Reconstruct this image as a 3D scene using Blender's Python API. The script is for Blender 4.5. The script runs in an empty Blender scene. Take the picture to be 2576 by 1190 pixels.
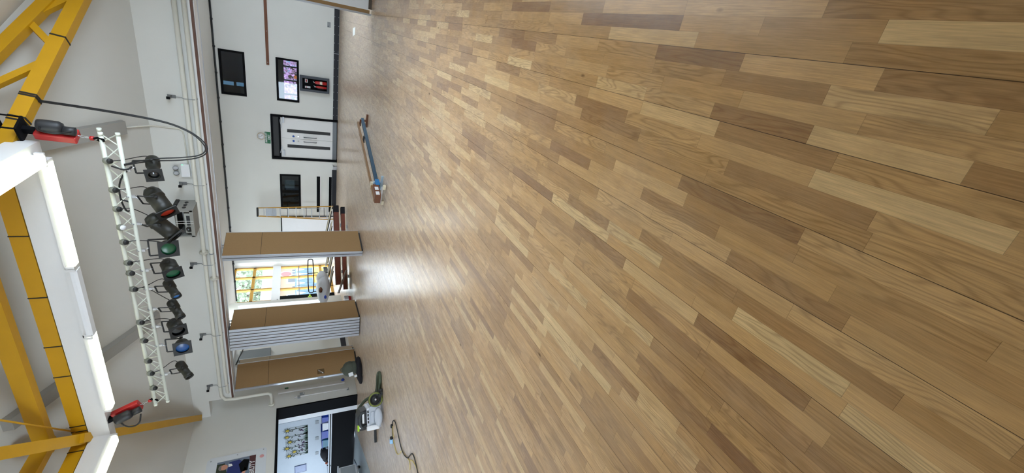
import bpy, bmesh, math, random
from mathutils import Vector, Matrix, Quaternion
random.seed(7)
PI = math.pi
C = bpy.context.scene.collection
SC = bpy.context.scene

# ------------------------------------------------------------------ camera, world, exposure
cam_data = bpy.data.cameras.new('camera')
cam = bpy.data.objects.new('camera', cam_data)
C.objects.link(cam)
_f, _a, _b, _az = 1059.74854, 0.0215862193, 0.473311680, 0.460630928
_down = Vector((math.sin(_a) * math.cos(_b), math.cos(_a) * math.cos(_b), math.sin(_b)))   # in right/down/forward axes
_fw = Vector((0, 0, 1)); _fh = (_fw - _down * _fw.dot(_down)).normalized()
_rt = _down.cross(_fh)
_Y = _fh * math.cos(_az) + _rt * math.sin(_az)
_X = _fh * math.cos(_az + PI / 2) + _rt * math.sin(_az + PI / 2)
def _w(v): return Vector((_X.dot(v), _Y.dot(v), -_down.dot(v)))
_cx, _cy, _cz = _w(Vector((0, 1, 0))), _w(Vector((1, 0, 0))), _w(Vector((0, 0, -1)))       # phone held sideways
cam.matrix_world = Matrix(((_cx.x, _cy.x, _cz.x, 0), (_cx.y, _cy.y, _cz.y, 0), (_cx.z, _cy.z, _cz.z, 1.6), (0, 0, 0, 1)))
cam_data.sensor_fit = 'HORIZONTAL'; cam_data.sensor_width = 36.0
cam_data.lens = 36.0 * _f / 2576.0
cam_data.clip_start = 0.05; cam_data.clip_end = 300
SC.camera = cam
world = bpy.data.worlds.new('sky'); SC.world = world
world.use_nodes = True
_bg = world.node_tree.nodes['Background']
_bg.inputs['Color'].default_value = (0.75, 0.875, 1.0, 1)
_bg.inputs['Strength'].default_value = 4.3
SC.view_settings.view_transform = 'Standard'; SC.view_settings.look = 'None'
SC.view_settings.gamma = 1.0; SC.view_settings.use_curve_mapping = False
SC.view_settings.exposure = 1.45
LAMP = 1.2          # radiance of the hall's fluorescent diffusers
SIDE_LAMP = 14.0     # and of the side hall's

# ------------------------------------------------------------------ materials
def lin(h):
    h = h.lstrip('#'); r = []
    for i in (0, 2, 4):
        c = int(h[i:i + 2], 16) / 255
        r.append(c / 12.92 if c <= .04045 else ((c + .055) / 1.055) ** 2.4)
    return (*r, 1)
_M = {}
def mat(name, hexcol, rough=.6, metal=0, var=.06, scale=6, bump=0, emit=0, spec=.5, alpha=None):
    if name in _M: return _M[name]
    m = bpy.data.materials.new(name); m.use_nodes = True
    nt = m.node_tree; b = nt.nodes['Principled BSDF']
    col = lin(hexcol)
    tc = nt.nodes.new('ShaderNodeTexCoord'); nz = nt.nodes.new('ShaderNodeTexNoise')
    nz.inputs['Scale'].default_value = scale; nz.inputs['Detail'].default_value = 4
    nt.links.new(tc.outputs['Object'], nz.inputs['Vector'])
    mx = nt.nodes.new('ShaderNodeMix'); mx.data_type = 'RGBA'
    mx.inputs['A'].default_value = tuple(max(0, c * (1 - var)) for c in col[:3]) + (1,)
    mx.inputs['B'].default_value = tuple(min(1, c * (1 + var)) for c in col[:3]) + (1,)
    nt.links.new(nz.outputs['Fac'], mx.inputs['Factor'])
    nt.links.new(mx.outputs['Result'], b.inputs['Base Color'])
    b.inputs['Roughness'].default_value = rough; b.inputs['Metallic'].default_value = metal
    b.inputs['Specular IOR Level'].default_value = spec
    if emit:
        b.inputs['Emission Color'].default_value = col; b.inputs['Emission Strength'].default_value = emit
    if bump:
        n2 = nt.nodes.new('ShaderNodeTexNoise'); n2.inputs['Scale'].default_value = 90; n2.inputs['Detail'].default_value = 3
        nt.links.new(tc.outputs['Object'], n2.inputs['Vector'])
        bp = nt.nodes.new('ShaderNodeBump'); bp.inputs['Strength'].default_value = bump; bp.inputs['Distance'].default_value = .01
        nt.links.new(n2.outputs['Fac'], bp.inputs['Height']); nt.links.new(bp.outputs['Normal'], b.inputs['Normal'])
    _M[name] = m
    return m
def glass(name, refl=.05, tint=(1, 1, 1, 1)):
    if name in _M: return _M[name]
    m = bpy.data.materials.new(name); m.use_nodes = True; nt = m.node_tree; nt.nodes.clear()
    o = nt.nodes.new('ShaderNodeOutputMaterial'); mx = nt.nodes.new('ShaderNodeMixShader')
    t = nt.nodes.new('ShaderNodeBsdfTransparent'); g = nt.nodes.new('ShaderNodeBsdfGlossy')
    lw = nt.nodes.new('ShaderNodeLayerWeight'); lw.inputs['Blend'].default_value = .5
    p = nt.nodes.new('ShaderNodeMath'); p.operation = 'POWER'; p.inputs[1].default_value = 4
    ad = nt.nodes.new('ShaderNodeMath'); ad.operation = 'MULTIPLY_ADD'; ad.inputs[1].default_value = .5; ad.inputs[2].default_value = refl
    nt.links.new(lw.outputs['Facing'], p.inputs[0]); nt.links.new(p.outputs[0], ad.inputs[0]); nt.links.new(ad.outputs[0], mx.inputs[0])
    t.inputs[0].default_value = tint; g.inputs['Roughness'].default_value = .02
    nt.links.new(t.outputs[0], mx.inputs[1]); nt.links.new(g.outputs[0], mx.inputs[2]); nt.links.new(mx.outputs[0], o.inputs[0])
    _M[name] = m
    return m
def floor_material():
    m = bpy.data.materials.new('sanded_block_floor'); m.use_nodes = True; nt = m.node_tree; N = nt.nodes; Lk = nt.links
    b = N['Principled BSDF']
    geo = N.new('ShaderNodeNewGeometry'); sx = N.new('ShaderNodeSeparateXYZ'); Lk.new(geo.outputs['Position'], sx.inputs[0])
    def mth(op, a, c=None, d=None):
        n = N.new('ShaderNodeMath'); n.operation = op
        for i, v in enumerate((a, c, d)):
            if v is None: continue
            if isinstance(v, (int, float)): n.inputs[i].default_value = v
            else: Lk.new(v, n.inputs[i])
        return n.outputs[0]
    def wn1(v):
        n = N.new('ShaderNodeTexWhiteNoise'); n.noise_dimensions = '1D'; Lk.new(v, n.inputs['W']); return n.outputs['Value']
    def comb(x, y, z):
        n = N.new('ShaderNodeCombineXYZ')
        for i, v in enumerate((x, y, z)):
            if isinstance(v, (int, float)): n.inputs[i].default_value = v
            else: Lk.new(v, n.inputs[i])
        return n.outputs[0]
    def noise(vec, sc, det=4, ro=.55):
        n = N.new('ShaderNodeTexNoise'); n.inputs['Scale'].default_value = sc; n.inputs['Detail'].default_value = det
        n.inputs['Roughness'].default_value = ro; Lk.new(vec, n.inputs['Vector']); return n.outputs['Fac']
    def ramp(fac, stops):
        n = N.new('ShaderNodeValToRGB'); e = n.color_ramp.elements
        while len(e) < len(stops): e.new(.5)
        for el, (p, c) in zip(e, stops):
            el.position = p; el.color = lin(c) if isinstance(c, str) else (c, c, c, 1)
        Lk.new(fac, n.inputs[0]); return n.outputs[0]
    def mix(fac, a, c, mode='MIX'):
        n = N.new('ShaderNodeMix'); n.data_type = 'RGBA'; n.blend_type = mode
        for k, v in (('Factor', fac), ('A', a), ('B', c)):
            if isinstance(v, (int, float)): n.inputs[k].default_value = v
            elif isinstance(v, tuple): n.inputs[k].default_value = v
            else: Lk.new(v, n.inputs[k])
        return n.outputs['Result']
    W = .0665
    X = mth('ADD', sx.outputs['X'], 40.005); Y = mth('ADD', sx.outputs['Y'], 40.0)
    rf = mth('DIVIDE', X, W); row = mth('FLOOR', rf); fx = mth('FRACT', rf)
    r1 = wn1(row); r2 = wn1(mth('ADD', row, .37))
    L = mth('MULTIPLY_ADD', r2, .26, .40)
    cf = mth('DIVIDE', mth('MULTIPLY_ADD', r1, 9.0, Y), L); cell = mth('FLOOR', cf); fy = mth('FRACT', cf)
    w2 = N.new('ShaderNodeTexWhiteNoise'); w2.noise_dimensions = '2D'
    Lk.new(comb(mth('ADD', row, .5), mth('ADD', cell, .5), 0), w2.inputs['Vector'])
    rnd = w2.outputs['Value']
    sc = N.new('ShaderNodeSeparateColor'); Lk.new(w2.outputs['Color'], sc.inputs[0])
    base = ramp(rnd, [(0, '946a42'), (.12, 'ab804f'), (.45, 'c2955c'), (.75, 'd0a46c'), (1, 'dfbb84')])
    off = mth('MULTIPLY', sc.outputs[0], 60.0)
    # cathedral figure: warped rings stretched along the block
    warp = noise(comb(mth('ADD', mth('MULTIPLY', X, 9.0), off), mth('MULTIPLY', Y, 1.3), off), 1.0, 2)
    rings = mth('SINE', mth('MULTIPLY', mth('ADD', warp, mth('MULTIPLY', fx, .12)), 96.0))
    fig = mth('MULTIPLY', mth('SUBTRACT', .5, mth('MULTIPLY', rings, .5)), mth('GREATER_THAN', sc.outputs[1], .6))
    col = mix(mth('MULTIPLY', mth('POWER', fig, 3.0), .34), base, lin('70481f'))
    fine = noise(comb(mth('MULTIPLY', X, 230.0), mth('MULTIPLY', Y, 7.0), off), 1.0, 3, .65)
    col = mix(.75, col, ramp(fine, [(.25, .62), (.75, 1.18)]), 'MULTIPLY')
    mid = noise(comb(mth('MULTIPLY', X, 16.0), mth('MULTIPLY', Y, 3.0), off), 1.0, 4, .6)
    col = mix(.8, col, ramp(mid, [(.25, .80), (.75, 1.12)]), 'MULTIPLY')
    # pale bare patches and brown remains of the old finish left by the sander
    big = noise(comb(mth('MULTIPLY', X, 1.0), mth('MULTIPLY', Y, .8), 3.0), .7, 5, .65)
    scuff = noise(comb(mth('MULTIPLY', X, 7.0), mth('MULTIPLY', Y, 3.0), 9.0), 1.0, 6, .7)
    col = mix(mth('MULTIPLY', ramp(mth('MULTIPLY', big, mth('ADD', scuff, .45)), [(.42, 0.0), (.70, 1.0)]), .16), col, lin('c8b08c'))
    old = noise(comb(mth('MULTIPLY', X, 1.2), mth('MULTIPLY', Y, 1.1), 21.0), .9, 6, .72)
    col = mix(mth('MULTIPLY', ramp(old, [(.56, 0.0), (.72, 1.0)]), .38), col, lin('8a6440'))
    # sanding dust plus painted daylight sheen, both paler towards the far left
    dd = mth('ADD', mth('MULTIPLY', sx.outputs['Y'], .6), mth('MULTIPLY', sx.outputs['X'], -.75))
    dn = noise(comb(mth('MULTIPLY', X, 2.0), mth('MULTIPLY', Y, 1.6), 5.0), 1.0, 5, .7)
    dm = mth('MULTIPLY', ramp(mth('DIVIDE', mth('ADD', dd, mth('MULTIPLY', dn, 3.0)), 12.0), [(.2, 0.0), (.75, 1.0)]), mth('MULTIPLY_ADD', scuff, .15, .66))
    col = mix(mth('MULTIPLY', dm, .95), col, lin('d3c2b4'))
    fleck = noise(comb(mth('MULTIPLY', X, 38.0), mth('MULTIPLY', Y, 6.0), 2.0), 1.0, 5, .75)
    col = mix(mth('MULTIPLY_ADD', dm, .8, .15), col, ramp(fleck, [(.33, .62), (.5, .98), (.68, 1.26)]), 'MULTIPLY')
    # knots
    vo = N.new('ShaderNodeTexVoronoi'); vo.inputs['Scale'].default_value = 1.0
    Lk.new(comb(mth('MULTIPLY', X, 3.2), mth('MULTIPLY', Y, 1.5), 0), vo.inputs['Vector'])
    col = mix(ramp(vo.outputs['Distance'], [(0.0, .9), (.018, .75), (.05, 0.0)]), col, lin('3a2616'))
    # joints
    d4 = mth('MODULO', row, 4.0)
    edge = mth('MULTIPLY', mth('LESS_THAN', fx, .034), mth('LESS_THAN', d4, .5))
    thin = mth('MULTIPLY', mth('LESS_THAN', fx, .014), .35)
    endj = mth('MULTIPLY', mth('LESS_THAN', mth('MULTIPLY', fy, L), .0012), .45)
    j = mth('MAXIMUM', mth('MULTIPLY', edge, .85), mth('MAXIMUM', thin, endj))
    col = mix(j, col, lin('2a1c10'))
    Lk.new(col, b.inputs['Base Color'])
    rr = mth('MULTIPLY_ADD', scuff, .05, .225)
    Lk.new(rr, b.inputs['Roughness']); b.inputs['Specular IOR Level'].default_value = .30
    bp = N.new('ShaderNodeBump'); bp.inputs['Strength'].default_value = .09; bp.inputs['Distance'].default_value = .004
    Lk.new(scuff, bp.inputs['Height']); Lk.new(bp.outputs['Normal'], b.inputs['Normal'])
    return m
M = dict(
    wall=mat('white_emulsion', 'd6d6d2', .85, var=.03, scale=2, bump=.05),
    ceil=mat('ceiling_board_paint', 'cccbc6', .9, var=.03, scale=1.5, bump=.06),
    grey=mat('grey_boxing', '9c9a95', .8, var=.04),  # boxed rafters, greyer than the ceiling slope around them
    gloss=mat('white_gloss_paint', 'dcdcdc', .4, var=.02),
    yellow=mat('yellow_steel_paint', 'bd8d08', .45, var=.10, scale=3),
    ochre=mat('yellow_frame_paint', 'b5862a', .5, var=.08),
    tape=mat('black_tape', '15130f', .6),
    black=mat('black_paint', '0c0d10', .8, var=.1, spec=.1),
    skirt=mat('black_blue_board', '171a24', .55, var=.12),
    dark=mat('charcoal_plastic', '26272a', .5, var=.1),
    lamp=mat('lamp_grey_enamel', '1f201c', .45, var=.1),
    bolt=mat('zinc', 'c6c8cc', .35, .8),
    alu=mat('brushed_aluminium', 'b9bdc4', .38, .55, var=.06),
    truss=mat('white_powder_coat', 'd5d9cf', .4, var=.03),
    chrome=mat('chrome', 'cfd2d6', .15, 1),
    pipe=mat('cream_pipe_paint', 'd8d6cb', .45, var=.03),
    felt=mat('tan_hessian_cloth', '9a7c58', .95, var=.10, scale=60, bump=.15, spec=.1),
    felt2=mat('pale_hessian_cloth', 'ab9c86', .95, var=.08, scale=60, spec=.1),
    brown=mat('brown_timber', '6b3f26', .5, var=.14, scale=14),
    redwood=mat('red_brown_timber', '6f3018', .45, var=.2, scale=14),
    timber=mat('varnished_pine', '8c6842', .5, var=.2, scale=14),
    track=mat('brown_track_timber', '5d3d30', .5, var=.1),
    blue=mat('blue_vinyl', '17415a', .5, var=.08),
    bright=mat('bright_blue', '2478b4', .45),
    cream=mat('cream_rubber', 'cfc6ac', .6),
    white=mat('white_plastic', 'e4e6ea', .4, var=.03),
    greyp=mat('grey_plastic', '8f9498', .5, var=.06),
    green=mat('sign_green', '11643f', .5, var=.04),
    red=mat('red_paint', 'b02424', .4, var=.08),
    rust=mat('red_gel', 'a5301c', .3, var=.25, scale=8),
    ggel=mat('green_gel', '1c5a3c', .25, var=.3, scale=9),
    bgel=mat('blue_gel', '1b4d8c', .25, var=.4, scale=9),
    lens=mat('dark_lens', '0a1018', .08, spec=.8),
    lensb=mat('blue_lens', '3470b4', .1, var=.4, scale=12, spec=.8),
    cord=mat('black_rubber', '17181a', .55),
    ycord=mat('yellow_cable', 'c9b465', .55),
    hose=mat('olive_hose', '3f4936', .6, var=.15),
    olive=mat('olive_rim', '6d7430', .5),
    lime=mat('lime_plastic', 'a4cc1e', .4),
    royal=mat('royal_blue_plastic', '0d3aa8', .4, var=.1),
    teal=mat('teal_plastic', '1a6f8c', .35, var=.2),
    vinyl=mat('grey_vinyl', '9aa0a2', .45, var=.08, scale=12),
    paper=mat('paper', 'dedfe0', .8),
    poly=mat('crumpled_polythene', 'dfe3ea', .35, var=.05, bump=.2),
    stone=mat('dark_threshold', '5b5148', .8, var=.3, scale=20),
    skin=mat('printed_skin', 'c08a74', .6), navy=mat('printed_navy', '1b2a6a', .6), pgreen=mat('printed_hedge', '28321f', .7, var=.3),
    pgrey=mat('printed_grey', '6d7a8c', .6, var=.2), pmar=mat('printed_maroon', '4b2326', .6),
    petal=mat('dark_petal', '26341f', .7), flower=mat('flower_yellow', 'c7a928', .7), leaf=mat('paper_leaf', '2f5a44', .7, var=.3), purple=mat('paper_purple', '4a2d55', .7),
    brick=mat('pale_brick', '8f7a64', .9, var=.15, scale=18), fence=mat('blue_grey_fence', '4c6577', .8), slate=mat('slate', '4a4d52', .8, var=.15),
    grass=mat('grass', '5f7a3a', .95, var=.25), tarmac=mat('tarmac', '5e6062', .95, var=.1), foliage=mat('leaf_green', '7d8a70', .8, var=.3), bark=mat('bark', '4c3d30', .9),
    pink=mat('blossom_pink', 'b685a8', .8, var=.25), room=mat('dim_room_paint', '4a5560', .85), roomd=mat('dark_room_paint', '202a34', .85),
    canteen=mat('canteen_wall_paint', 'cfd6dd', .85, var=.03), bagd=mat('grey_green_canvas', '454a40', .8, var=.2), bagb=mat('black_fabric', '17151b', .9, var=.2),
)
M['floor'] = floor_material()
M['glass'] = glass('window_glass', .03); M['dglass'] = glass('dark_window_glass', .05, (.7, .75, .8, 1))
def tube_mat(name, strength):
    m = bpy.data.materials.new(name); m.use_nodes = True; b = m.node_tree.nodes['Principled BSDF']
    b.inputs['Base Color'].default_value = (.9, .95, .85, 1); b.inputs['Roughness'].default_value = .4
    b.inputs['Emission Color'].default_value = (.95, 1.0, .72, 1); b.inputs['Emission Strength'].default_value = strength
    return m
M['lit'] = tube_mat('lit_diffuser', LAMP); M['dim'] = tube_mat('side_hall_diffuser', SIDE_LAMP); M['dim'].node_tree.nodes['Principled BSDF'].inputs['Emission Color'].default_value = (.90, 1, .98, 1)

# ------------------------------------------------------------------ mesh helpers
class MB:
    def __init__(s): s.bm = bmesh.new()
    def face(s, pts):
        vs = [s.bm.verts.new(p) for p in pts]
        try: s.bm.faces.new(vs)
        except ValueError: pass
        return s
    def box(s, x0, x1, y0, y1, z0, z1, mx=None, bev=0):
        g = bmesh.ops.create_cube(s.bm, size=1)['verts']
        for v in g:
            v.co = Vector((x0 + (v.co.x + .5) * (x1 - x0), y0 + (v.co.y + .5) * (y1 - y0), z0 + (v.co.z + .5) * (z1 - z0)))
        if bev:
            es = list({e for v in g for e in v.link_edges})
            r = bmesh.ops.bevel(s.bm, geom=es, offset=bev, segments=2, affect='EDGES', profile=.5)
            g = list({v for f in r['faces'] for v in f.verts} | {v for v in g if v.is_valid})
        if mx is not None:
            for v in g: v.co = mx @ v.co
        return s
    def bar(s, p, q, w, h, up=(0, 0, 1)):
        p, q = Vector(p), Vector(q); d = (q - p); L = d.length; d.normalize()
        u = Vector(up); x = d.cross(u)
        if x.length < 1e-4: x = d.cross(Vector((1, 0, 0)))
        x.normalize(); u = x.cross(d)
        mx = Matrix(((x.x, d.x, u.x, p.x), (x.y, d.y, u.y, p.y), (x.z, d.z, u.z, p.z), (0, 0, 0, 1)))
        return s.box(-w / 2, w / 2, 0, L, -h / 2, h / 2, mx)
    def path(s, pts, r, seg=8, smooth=0, cap=True, closed=False):
        pts = [Vector(p) for p in pts]
        for _ in range(smooth):
            n = len(pts); out = [] if closed else [pts[0]]
            for i in range(n if closed else n - 1):
                a, b = pts[i], pts[(i + 1) % n]; out += [a * .75 + b * .25, a * .25 + b * .75]
            if not closed: out.append(pts[-1])
            pts = out
        n = len(pts); rings = []; nrm = None
        for i in range(n):
            if closed: t = pts[(i + 1) % n] - pts[i - 1]
            else: t = pts[min(i + 1, n - 1)] - pts[max(i - 1, 0)]
            if t.length < 1e-9: t = Vector((0, 0, 1))
            t.normalize()
            if nrm is None:
                nrm = t.orthogonal().normalized()
            else:
                nrm = nrm - t * nrm.dot(t)
                if nrm.length < 1e-6: nrm = t.orthogonal()
                nrm.normalize()
            bn = t.cross(nrm)
            rings.append([s.bm.verts.new(pts[i] + (nrm * math.cos(2 * PI * k / seg) + bn * math.sin(2 * PI * k / seg)) * r) for k in range(seg)])
        for i in range(n if closed else n - 1):
            a, b = rings[i], rings[(i + 1) % n]
            for k in range(seg):
                f = s.bm.faces.new((a[k], a[(k + 1) % seg], b[(k + 1) % seg], b[k])); f.smooth = True
        if cap and not closed:
            s.bm.faces.new(list(reversed(rings[0]))); s.bm.faces.new(rings[-1])
        return s
    def lathe(s, prof, seg=24, mx=None):
        rings = []; mx = mx or Matrix.Identity(4)
        for r, z in prof:
            if r < 1e-6: rings.append([s.bm.verts.new(mx @ Vector((0, 0, z)))])
            else: rings.append([s.bm.verts.new(mx @ Vector((r * math.cos(2 * PI * k / seg), r * math.sin(2 * PI * k / seg), z))) for k in range(seg)])
        for a, b in zip(rings, rings[1:]):
            for k in range(seg):
                k2 = (k + 1) % seg
                if len(a) == 1 and len(b) == 1: continue
                if len(a) == 1: f = s.bm.faces.new((a[0], b[k], b[k2]))
                elif len(b) == 1: f = s.bm.faces.new((a[k], a[k2], b[0]))
                else: f = s.bm.faces.new((a[k], a[k2], b[k2], b[k]))
                f.smooth = True
        return s
    def prism(s, pts, axis, a, b):
        """2-D outline pushed along an axis: 'x' -> pts are (y,z), 'y' -> (x,z), 'z' -> (x,y)"""
        def P(p, t): return {'x': (t, p[0], p[1]), 'y': (p[0], t, p[1]), 'z': (p[0], p[1], t)}[axis]
        A = [s.bm.verts.new(P(p, a)) for p in pts]; B = [s.bm.verts.new(P(p, b)) for p in pts]
        n = len(pts)
        for i in range(n): s.bm.faces.new((A[i], A[(i + 1) % n], B[(i + 1) % n], B[i]))
        s.bm.faces.new(list(reversed(A))); s.bm.faces.new(B)
        return s
    def ball(s, c, rx, ry, rz, sub=2, jit=0, rot=None):
        g = bmesh.ops.create_icosphere(s.bm, subdivisions=sub, radius=1)['verts']
        for v in g:
            k = 1 + random.uniform(-jit, jit)
            p = Vector((v.co.x * rx * k, v.co.y * ry * k, v.co.z * rz * k))
            if rot is not None: p = rot @ p
            v.co = p + Vector(c)
            for f in v.link_faces: f.smooth = True
        return s
    def build(s, name, m, parent=None, off=None, keep=False):
        bmesh.ops.recalc_face_normals(s.bm, faces=s.bm.faces[:]) if not keep else None
        if off is not None:
            o = Vector(off)
            for v in s.bm.verts: v.co -= o
        me = bpy.data.meshes.new(name); s.bm.to_mesh(me); s.bm.free()
        me.materials.append(m)
        ob = bpy.data.objects.new(name, me); C.objects.link(ob)
        if parent is not None: ob.parent = parent
        return ob
def aim(loc, d, up=(0, 0, 1)):
    """matrix with local +Z along d"""
    z = Vector(d).normalized(); x = Vector(up).cross(z)
    if x.length < 1e-4: x = Vector((1, 0, 0))
    x.normalize(); y = z.cross(x); l = Vector(loc)
    return Matrix(((x.x, y.x, z.x, l.x), (x.y, y.y, z.y, l.y), (x.z, y.z, z.z, l.z), (0, 0, 0, 1)))
def tag(o, label, cat, group=None, kind=None):
    if label: o['label'] = label
    if cat: o['category'] = cat
    if group: o['group'] = group
    if kind: o['kind'] = kind
    return o
def thing(name, loc, label, cat, group=None, rz=0):
    o = bpy.data.objects.new(name, None); C.objects.link(o); o.empty_display_size = .1
    o.location = loc; o.rotation_euler = (0, 0, rz)
    return tag(o, label, cat, group)
def struct(name, mb, m, label, cat='wall', parent=None):
    o = mb.build(name, m, parent)
    if parent is None: tag(o, label, cat, None, 'structure')
    return o
def dup(root, loc, rz=None, label=None, group=None):
    r = root.copy(); C.objects.link(r); r.location = loc
    if rz is not None: r.rotation_euler = (0, 0, rz)
    if label: r['label'] = label
    if group: r['group'] = group
    for ch in list(root.children):
        c = ch.copy(); C.objects.link(c); c.parent = r
        for g in ch.children:
            d = g.copy(); C.objects.link(d); d.parent = c
    return r
def text_mesh(name, body, size, mx, m, parent=None, off=None, sx=1.0, bold=0):
    cu = bpy.data.curves.new(name, 'FONT'); cu.body = body; cu.size = size; cu.align_x = 'CENTER'; cu.align_y = 'CENTER'
    cu.extrude = .001; cu.offset = bold
    tmp = bpy.data.objects.new(name, cu); C.objects.link(tmp)
    dg = bpy.context.evaluated_depsgraph_get()
    me = bpy.data.meshes.new_from_object(tmp.evaluated_get(dg)); bpy.data.objects.remove(tmp)
    S = Matrix.Diagonal((sx, 1, 1, 1)); me.transform(mx @ S)
    if off is not None: me.transform(Matrix.Translation(-Vector(off)))
    me.materials.clear(); me.materials.append(m)
    ob = bpy.data.objects.new(name, me); C.objects.link(ob)
    if parent is not None: ob.parent = parent
    return ob
FACE_NY = Matrix(((1, 0, 0, 0), (0, 0, -1, 0), (0, 1, 0, 0), (0, 0, 0, 1)))     # text plane turned to face -Y, reading along +X
FACE_PX = Matrix(((0, 0, 1, 0), (1, 0, 0, 0), (0, 1, 0, 0), (0, 0, 0, 1)))      # faces +X, reading along +Y
def T(x, y, z): return Matrix.Translation((x, y, z))
def wall_holes(mb, axis, plane0, plane1, a0, a1, z0, z1, holes):
    """a wall slab with rectangular openings; axis 'y' = wall lies along X at Y plane, 'x' = along Y"""
    As = sorted({a0, a1, *[h[0] for h in holes], *[h[1] for h in holes]})
    for p, q in zip(As, As[1:]):
        hs = sorted([(h[2], h[3]) for h in holes if h[0] <= p + 1e-6 and h[1] >= q - 1e-6])
        z = z0; segs = []
        for lo, hi in hs:
            if lo > z + 1e-6: segs.append((z, lo))
            z = max(z, hi)
        if z < z1 - 1e-6: segs.append((z, z1))
        for lo, hi in segs:
            if axis == 'y': mb.box(p, q, plane0, plane1, lo, hi)
            else: mb.box(plane0, plane1, p, q, lo, hi)
    return mb

# ------------------------------------------------------------------ room shell
XL, XR, YN, YT, YE = -10.5, .95, -.95, 10.49, 18.76
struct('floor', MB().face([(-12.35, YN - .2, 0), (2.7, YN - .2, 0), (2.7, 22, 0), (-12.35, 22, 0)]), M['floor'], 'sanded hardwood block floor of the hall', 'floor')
struct('floor_canteen', MB().prism([(-10.54, 7.59), (-12.06, 10.37), (-16, 10.4), (-16, 4), (-10.54, 4)], 'z', -.01, .004), M['vinyl'], 'grey vinyl floor beyond the left doorway', 'floor')
DW0, DW1, DWZ = 7.3, 10.3, 2.17
struct('wall_left', wall_holes(MB(), 'x', XL - .38, XL, YN, 16, 0, 5.2, [(DW0, DW1, 0, DWZ), (14.6, 15.8, .8, 3.6)]), M['wall'], 'white left wall pierced by the wide doorway', 'wall')  # second opening is unseen, added so daylight reaches the far wall
struct('wall_right', wall_holes(MB(), 'x', XR, XR + .2, YN, YT, 0, 5.2, [(2.8, 7.2, 1.9, 3.9)]), M['wall'], 'white wall at the right of the hall', 'wall')  # unseen opening added to send daylight across to the left side
struct('wall_near', wall_holes(MB(), 'y', YN - .2, YN, XL, XR, 0, 5.2, [(-9.9, -5.4, 1.2, 3.3)]), M['wall'], 'white wall behind the viewer with an added daylight opening', 'wall')  # unseen opening put in to throw daylight onto the downstand
struct('wall_side', wall_holes(MB(), 'x', XR + 1.55, XR + 1.7, YT + .3, YE, 0, 4.1, [(12.0, 15.5, .9, 2.6)]).box(XR + .2, XR + 1.7, YT - .02, YT + .3, 0, 3.20), M['wall'], 'white wall closing the right end of the side hall', 'wall')  # unseen opening added to brighten the right of the far wall
fm = MB().box(-9.95, XR + 2, YT, YT + .3, 3.25, 4.9)
fm.box(XL, -9.95, YT, YT + .3, 3.77, 4.9)
struct('wall_front', fm, M['wall'], 'white downstand wall above the folding partition track', 'wall')
# pyramid ceiling on the square hall, pitch 1 in 2
apex = (-4.775, 4.77, 4.12 + 2.86)
cs = [(XL, YN), (XR, YN), (XR, YT), (XL, YT)]
cm = MB()
for i in range(4):
    a, b = cs[i], cs[(i + 1) % 4]
    cm.face([(a[0], a[1], 4.12), (b[0], b[1], 4.12), apex])
cm.bm.normal_update()
ceil_o = struct('ceiling', cm, M['ceil'], 'pale pitched ceiling rising from the hall walls', 'ceiling')
struct('ceiling_side', MB().box(-12.3, XR + 2, YT + .3, YE + .02, 4.04, 4.14), M['ceil'], 'flat ceiling of the side hall', 'ceiling')
struct('ceiling_lobby', MB().box(-12.4, -10.2, YE + .02, 21.9, 4.34, 4.44), M['wall'], 'flat ceiling of the glazed lobby', 'ceiling')
W1 = (-3.30, -1.77, 3.12, 3.90); W2 = (-3.31, -1.77, 1.39, 2.15); W3 = (-7.75, -6.23, 1.39, 2.15)
DR = (-5.62, -3.84, 0, 2.40)
struct('wall_far', wall_holes(MB(), 'y', YE, YE + .25, -10.3, 2.6, 0, 4.04, [W1, W2, W3, DR]), M['wall'], 'white far wall with dark windows and double doors', 'wall')
struct('wall_lobby', MB().box(-12.35, -10.2, 21.8, 21.95, 0, 4.34).box(-10.3, -10.2, YE + .25, 21.8, 0, 4.34), M['wall'], 'white side wall of the glazed lobby', 'wall')
struct('wall_jog', MB().box(-12.35, XL - .38, 15.9, 16.0, 0, 4.14), M['wall'], 'white return wall beside the glazing', 'wall')
# boxed rafters over the ring corners on the far slope
rib = MB()
for i, x in enumerate((-2.53, -6.70)):
    rb = MB()
    y1 = 9.87; y0 = 7.25
    def zc(y): return 4.12 + .5 * (YT - y)
    rb.prism([(y0, zc(y0) + .02), (y0, zc(y0) - .13), (y1, zc(y1) - .13), (y1 + .08, zc(y1) - .06), (y1 + .08, zc(y1) + .02)], 'x', x - .115, x + .115)
    struct('trim_%d' % (i + 1), rb, M['grey'], ['grey boxed rafter on the slope near the right hoist', 'grey boxed rafter on the slope behind the left end of the lighting truss'][i], 'ceiling trim')
# partition track under the downstand
tk = thing('trim_3', (-4.5, YT, 3.2), 'brown and white track rail that the folding partitions hang from', 'track'); tk['kind'] = 'structure'
MB().box(-9.95, 2.9, YT - .012, YT + .05, 3.215, 3.255).build('timber_strip', M['track'], tk, (-4.5, YT, 3.2))
MB().box(-9.95, 2.9, YT + .05, YT + .34, 3.20, 3.25).build('soffit', M['gloss'], tk, (-4.5, YT, 3.2))
MB().box(-9.95, 2.9, YT + .34, YT + .40, 3.19, 3.26).build('metal_lip', M['alu'], tk, (-4.5, YT, 3.2))
MB().box(-9.95, 2.9, YT - .02, YT, 3.255, 3.285).build('white_bead', M['gloss'], tk, (-4.5, YT, 3.2))
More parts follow.
